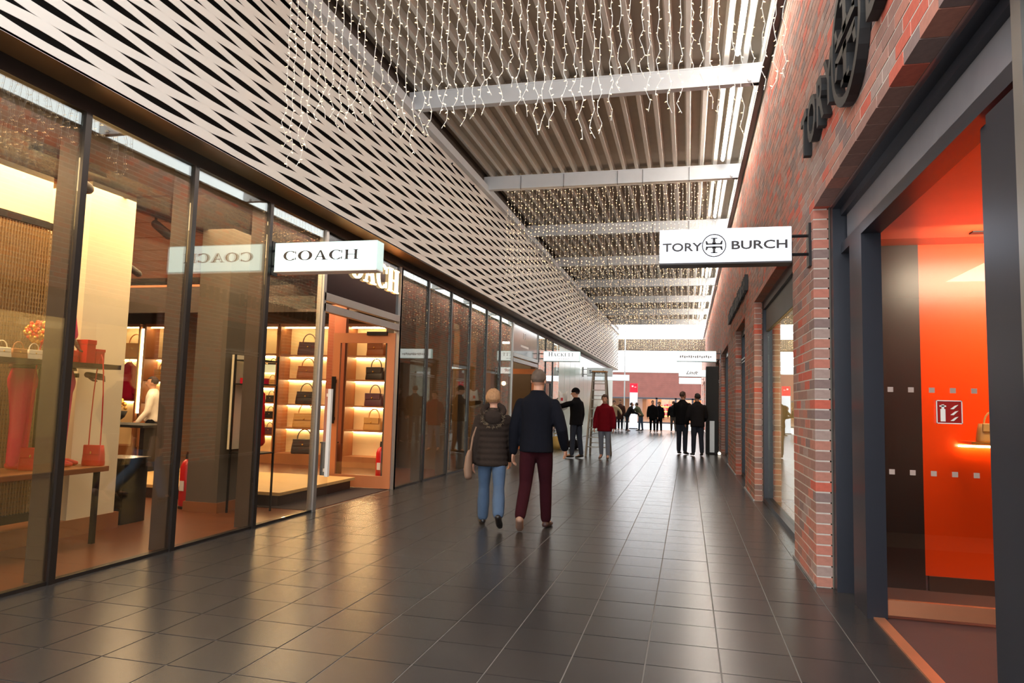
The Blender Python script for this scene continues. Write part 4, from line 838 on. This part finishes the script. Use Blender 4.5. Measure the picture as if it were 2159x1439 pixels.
o = thing('hanging_coat', 'crimson coat on a hanger in the lit wardrobe bay', 'coat', (-12.45, 13.55, 1.3))
build('coat', MB().limb([(-12.45, 13.55, 2.06), (-12.45, 13.55, 1.98), (-12.45, 13.55, 1.6), (-12.45, 13.55, 1.32)], [(0.08, 0.05), (0.2, 0.08), (0.23, 0.1), (0.26, 0.12)], 14), cloth((170, 22, 52), 'coat_red'), o, smooth=True)
for s in (-1, 1): build('sleeve', MB().limb([(-12.45 + s * 0.18, 13.5, 1.97), (-12.45 + s * 0.27, 13.48, 1.65), (-12.45 + s * 0.28, 13.46, 1.4)], [0.06, 0.055, 0.05], 10), cloth((170, 22, 52), 'coat_red'), o, smooth=True)
build('hanger', MB().tube([(-12.6, 13.55, 2.02), (-12.45, 13.55, 2.1), (-12.45, 13.55, 2.16), (-12.3, 13.55, 2.02)], 0.008), dark_metal, o)
o = thing('tube_light', 'vertical white light tube between the lit bays', 'lamp', (-11.97, 13.4, 0.9)); build('tube', MB().tube([(-11.97, 13.38, 0.95), (-11.97, 13.38, 2.85)], 0.035, 10), emit('vertical_tube', (255, 232, 190), 14), o); bx(o, 'fixing_bar', dark_metal, -12.02, -11.92, 13.42, 13.45, 0.9, 2.9)
o = thing('counter_table', 'black table with a flower bowl in the middle of the bag shop', 'table', (-8.9, 9.6, 0)); bx(o, 'table_top', black, -9.6, -8.2, 9.3, 10.1, 0.86, 0.9)
for x in (-9.5, -8.3): bx(o, 'leg', black, x - 0.04, x + 0.04, 9.4, 10.0, 0, 0.86)
o = thing('flower_bowl', 'dark bowl of orange berries on the black table', 'bowl', (-9.1, 9.6, 0.9)); build('bowl', MB().lathe([(0.08, 0), (0.2, 0.1), (0.24, 0.2), (0.22, 0.2)], (-9.1, 9.6, 0.9)), black, o, smooth=True); m1 = MB()
for k in range(70):
    d = Vector((r.gauss(0, 1), r.gauss(0, 1), abs(r.gauss(0, 1)))).normalized() * 0.2; m1.ball((-9.1 + d.x, 9.6 + d.y, 1.14 + d.z), 0.03, 6, 4)
build('berries', m1, pm('bead_gold', (250, 190, 90), 0.25, 0.4), o, smooth=True, kind='stuff')
o = thing('clothes_rack', 'slim black frame rack with red boxes and a red coat beside the taupe pillar', 'rack', (-5.17, 7.7, 0.0))
fr = MB()
for x in (-5.36, -4.98):
    for y in (7.52, 7.84): fr.box(x - 0.01, x + 0.01, y - 0.01, y + 0.01, 0.0, 1.9)
build('posts', fr, black, o); bx(o, 'side_panel', cream, -5.41, -5.38, 7.52, 7.8, 0.75, 1.9)
for z in (1.84, 1.55, 0.72): bx(o, 'shelf', black, -5.37, -4.97, 7.51, 7.85, z - 0.014, z)
bx(o, 'light_panel', emit('rack_panel', (255, 240, 180), 0.8), -5.33, -5.01, 7.82, 7.84, 1.7, 1.8)
for k in range(5):
    xx = -5.31 + k * 0.07; q = thing('gift_box', 'small pink and red box on the black rack, place ' + ('one', 'two', 'three', 'four', 'five')[k] + ' from the pillar', 'box', (xx, 7.65, 1.55), group='boxes on the black rack'); bx(q, 'carton', rose, xx - 0.028, xx + 0.028, 7.6, 7.7, 1.55, 1.6); bx(q, 'lid', red, xx - 0.029, xx + 0.029, 7.599, 7.701, 1.6, 1.62)
build('red_coat', MB().limb([(-5.15, 7.68, 1.5), (-5.15, 7.68, 1.43), (-5.15, 7.68, 1.1), (-5.15, 7.68, 0.84)], [(0.04, 0.03), (0.12, 0.05), (0.13, 0.06), (0.15, 0.07)], 12), cloth((190, 26, 34), 'rack_red'), o, smooth=True)
for k, (x, y, z) in enumerate(((-5.6, 5.2, 3.42), (-6.2, 7.0, 3.42), (-6.0, 9.0, 3.42), (-8.5, 8.2, 3.42), (-8.7, 9.3, 3.42))):
    o = thing('track_spotlight', 'black ceiling spotlight ' + ('above the window mannequins', 'over the black pedestal', 'behind the taupe pillar', 'over the black table', 'deeper over the flower bowl')[k], 'spotlight', (x, y, z), group='ceiling spotlights in the bag shop')
    bx(o, 'track', black, x - 0.03, x + 0.03, y - 0.4, y + 0.4, z + 0.08, z + 0.12); build('barrel', MB().limb([(x, y, z), (x + 0.06, y + 0.16, z - 0.1)], [0.05, 0.055], 12), black, o, smooth=True); bx(o, 'stem', black, x - 0.01, x + 0.01, y - 0.01, y + 0.01, z, z + 0.1)
# ------------------------------------------------------------------ second shop, window figures, right-hand shop contents
o = thing('lit_display_panel', 'glowing pale yellow panel standing in the second shop window', 'panel', (-6.2, 16.0, 0)); bx(o, 'panel', emit('panel_yellow', (255, 222, 130), 0.9), -6.25, -6.2, 15.0, 16.6, 0.1, 2.6); bx(o, 'base', wood, -6.3, -6.1, 14.9, 16.7, 0, 0.1)
o = thing('lit_display_panel', 'glowing cream panel behind the second glass doorway', 'panel', (-6.6, 19.4, 0)); bx(o, 'panel', emit('panel_cream', (255, 226, 160), 0.8), -6.65, -6.6, 18.8, 20.3, 0.1, 2.4); bx(o, 'base', wood, -6.7, -6.5, 18.7, 20.4, 0, 0.1)
o = thing('wall_lamp', 'round glowing lamp inside the second doorway', 'lamp', (-5.4, 21.5, 2.0)); build('globe', MB().ball((-5.5, 21.0, 2.0), 0.07), emit('globe', (255, 230, 200), 4), o, smooth=True); build('arm', MB().tube([(-5.5, 21.05, 2.0), (-5.5, 21.3, 2.0)], 0.012), dark_metal, o)
o = thing('window_figure', 'slender white leaf sculpture in the second shop window', 'sculpture', (-5.0, 16.9, 0)); build('leaf', MB().limb([(-5.0, 16.9, 0.9), (-5.0, 16.92, 1.2), (-4.97, 16.95, 1.6), (-5.0, 16.9, 1.95)], [0.03, 0.1, 0.07, 0.02], 10), white, o, smooth=True); build('stand', MB().lathe([(0.14, 0), (0.14, 0.03), (0.02, 0.05), (0.02, 0.9)], (-5.0, 16.9, 0)), dark_metal, o)
gtxt = pm('gilt_writing', (226, 226, 222), 0.5)
build('transom_mark', MB().box(XL + 0.006, XL + 0.01, 19.2, 19.24, 3.2, 3.36).box(XL + 0.006, XL + 0.01, 19.4, 19.44, 3.2, 3.36).box(XL + 0.006, XL + 0.01, 18.9, 19.9, 2.96, 3.02), gtxt, d2)
exs = thing('extinguisher_sign', 'red square sign with white fire extinguisher and flames on the glass door', 'sign', (1.72, 5.43, 1.37))
bx(exs, 'plate', pm('sign_red', (150, 24, 20), 0.4), 1.66, 1.82, 5.432, 5.44, 1.34, 1.50)
pic = MB().box(1.685, 1.715, 5.428, 5.432, 1.355, 1.44).box(1.692, 1.708, 5.428, 5.432, 1.44, 1.47).box(1.68, 1.72, 5.428, 5.432, 1.455, 1.465)
for k in range(3): pic.prism([(0, 0), (0.02, 0.0), (0.05, 0.03), (0.03, 0.025)], (1.745, 5.432, 1.36 + k * 0.04), (1, 0, 0), (0, 0, 1), (0, -0.004, 0))
pic.box(1.66, 1.82, 5.43, 5.432, 1.34, 1.346).box(1.66, 1.82, 5.43, 5.432, 1.494, 1.5).box(1.66, 1.666, 5.43, 5.432, 1.34, 1.5).box(1.814, 1.82, 5.43, 5.432, 1.34, 1.5)
build('pictogram', pic, white, exs)
o = thing('display_cabinet', 'low display shelf with bags against the orange wall', 'shelf', (3.2, 6.2, 1.2))
bx(o, 'board', gold, 2.1, 4.2, 6.1, 6.39, 1.18, 1.2); bx(o, 'light_strip', strip_led, 2.1, 4.2, 6.36, 6.38, 1.15, 1.165)
for k, c in enumerate(('tan', 'brown', 'plum')): handbag(c + ' handbag on the gilt shelf against the orange wall', (2.3 + k * 0.42, 6.22, 1.2), 0, 0.7, bmats[c], 'handbags on the gilt shelf')
o = thing('bottle_light', 'small white floor light at the foot of the brick wall', 'lamp', (0.93, 22.6, 0)); build('globe', MB().ball((0.93, 22.3, 0.06), 0.05), emit('small_globe', (255, 240, 220), 1.2), o, smooth=True); build('base', MB().lathe([(0.05, 0), (0.05, 0.02)], (0.93, 22.3, 0)), white, o)
o = thing('window_display', 'lit glass shelving of small goods in the second brick opening', 'shelf', (1.8, 8.3, 0)); bx(o, 'light_column', emit('column_light', (255, 222, 160), 1.2), 1.75, 1.85, 8.2, 8.3, 0.2, 2.4)
for k in range(6): bx(o, 'shelf', white, 1.5, 2.2, 7.9, 8.6, 0.35 + k * 0.36, 0.37 + k * 0.36)
lamp = emit('shop_lamp', (255, 176, 80), 4)
o = thing('market_display', 'warm lit display of red and orange goods in the far shop window', 'display', (-1.8, 63, 0)); bx(o, 'stand', wood, -2.6, -1.0, 62.8, 63.4, 0, 0.5)
for k in range(3): bx(o, 'glowing_shelf', lamp, -2.5, -1.1, 63.1, 63.2, 0.6 + k * 0.4, 0.68 + k * 0.4); bx(o, 'red_goods', red, -2.4 + 0.2 * k, -1.4, 62.95, 63.1, 0.7 + k * 0.4, 0.9 + k * 0.4)
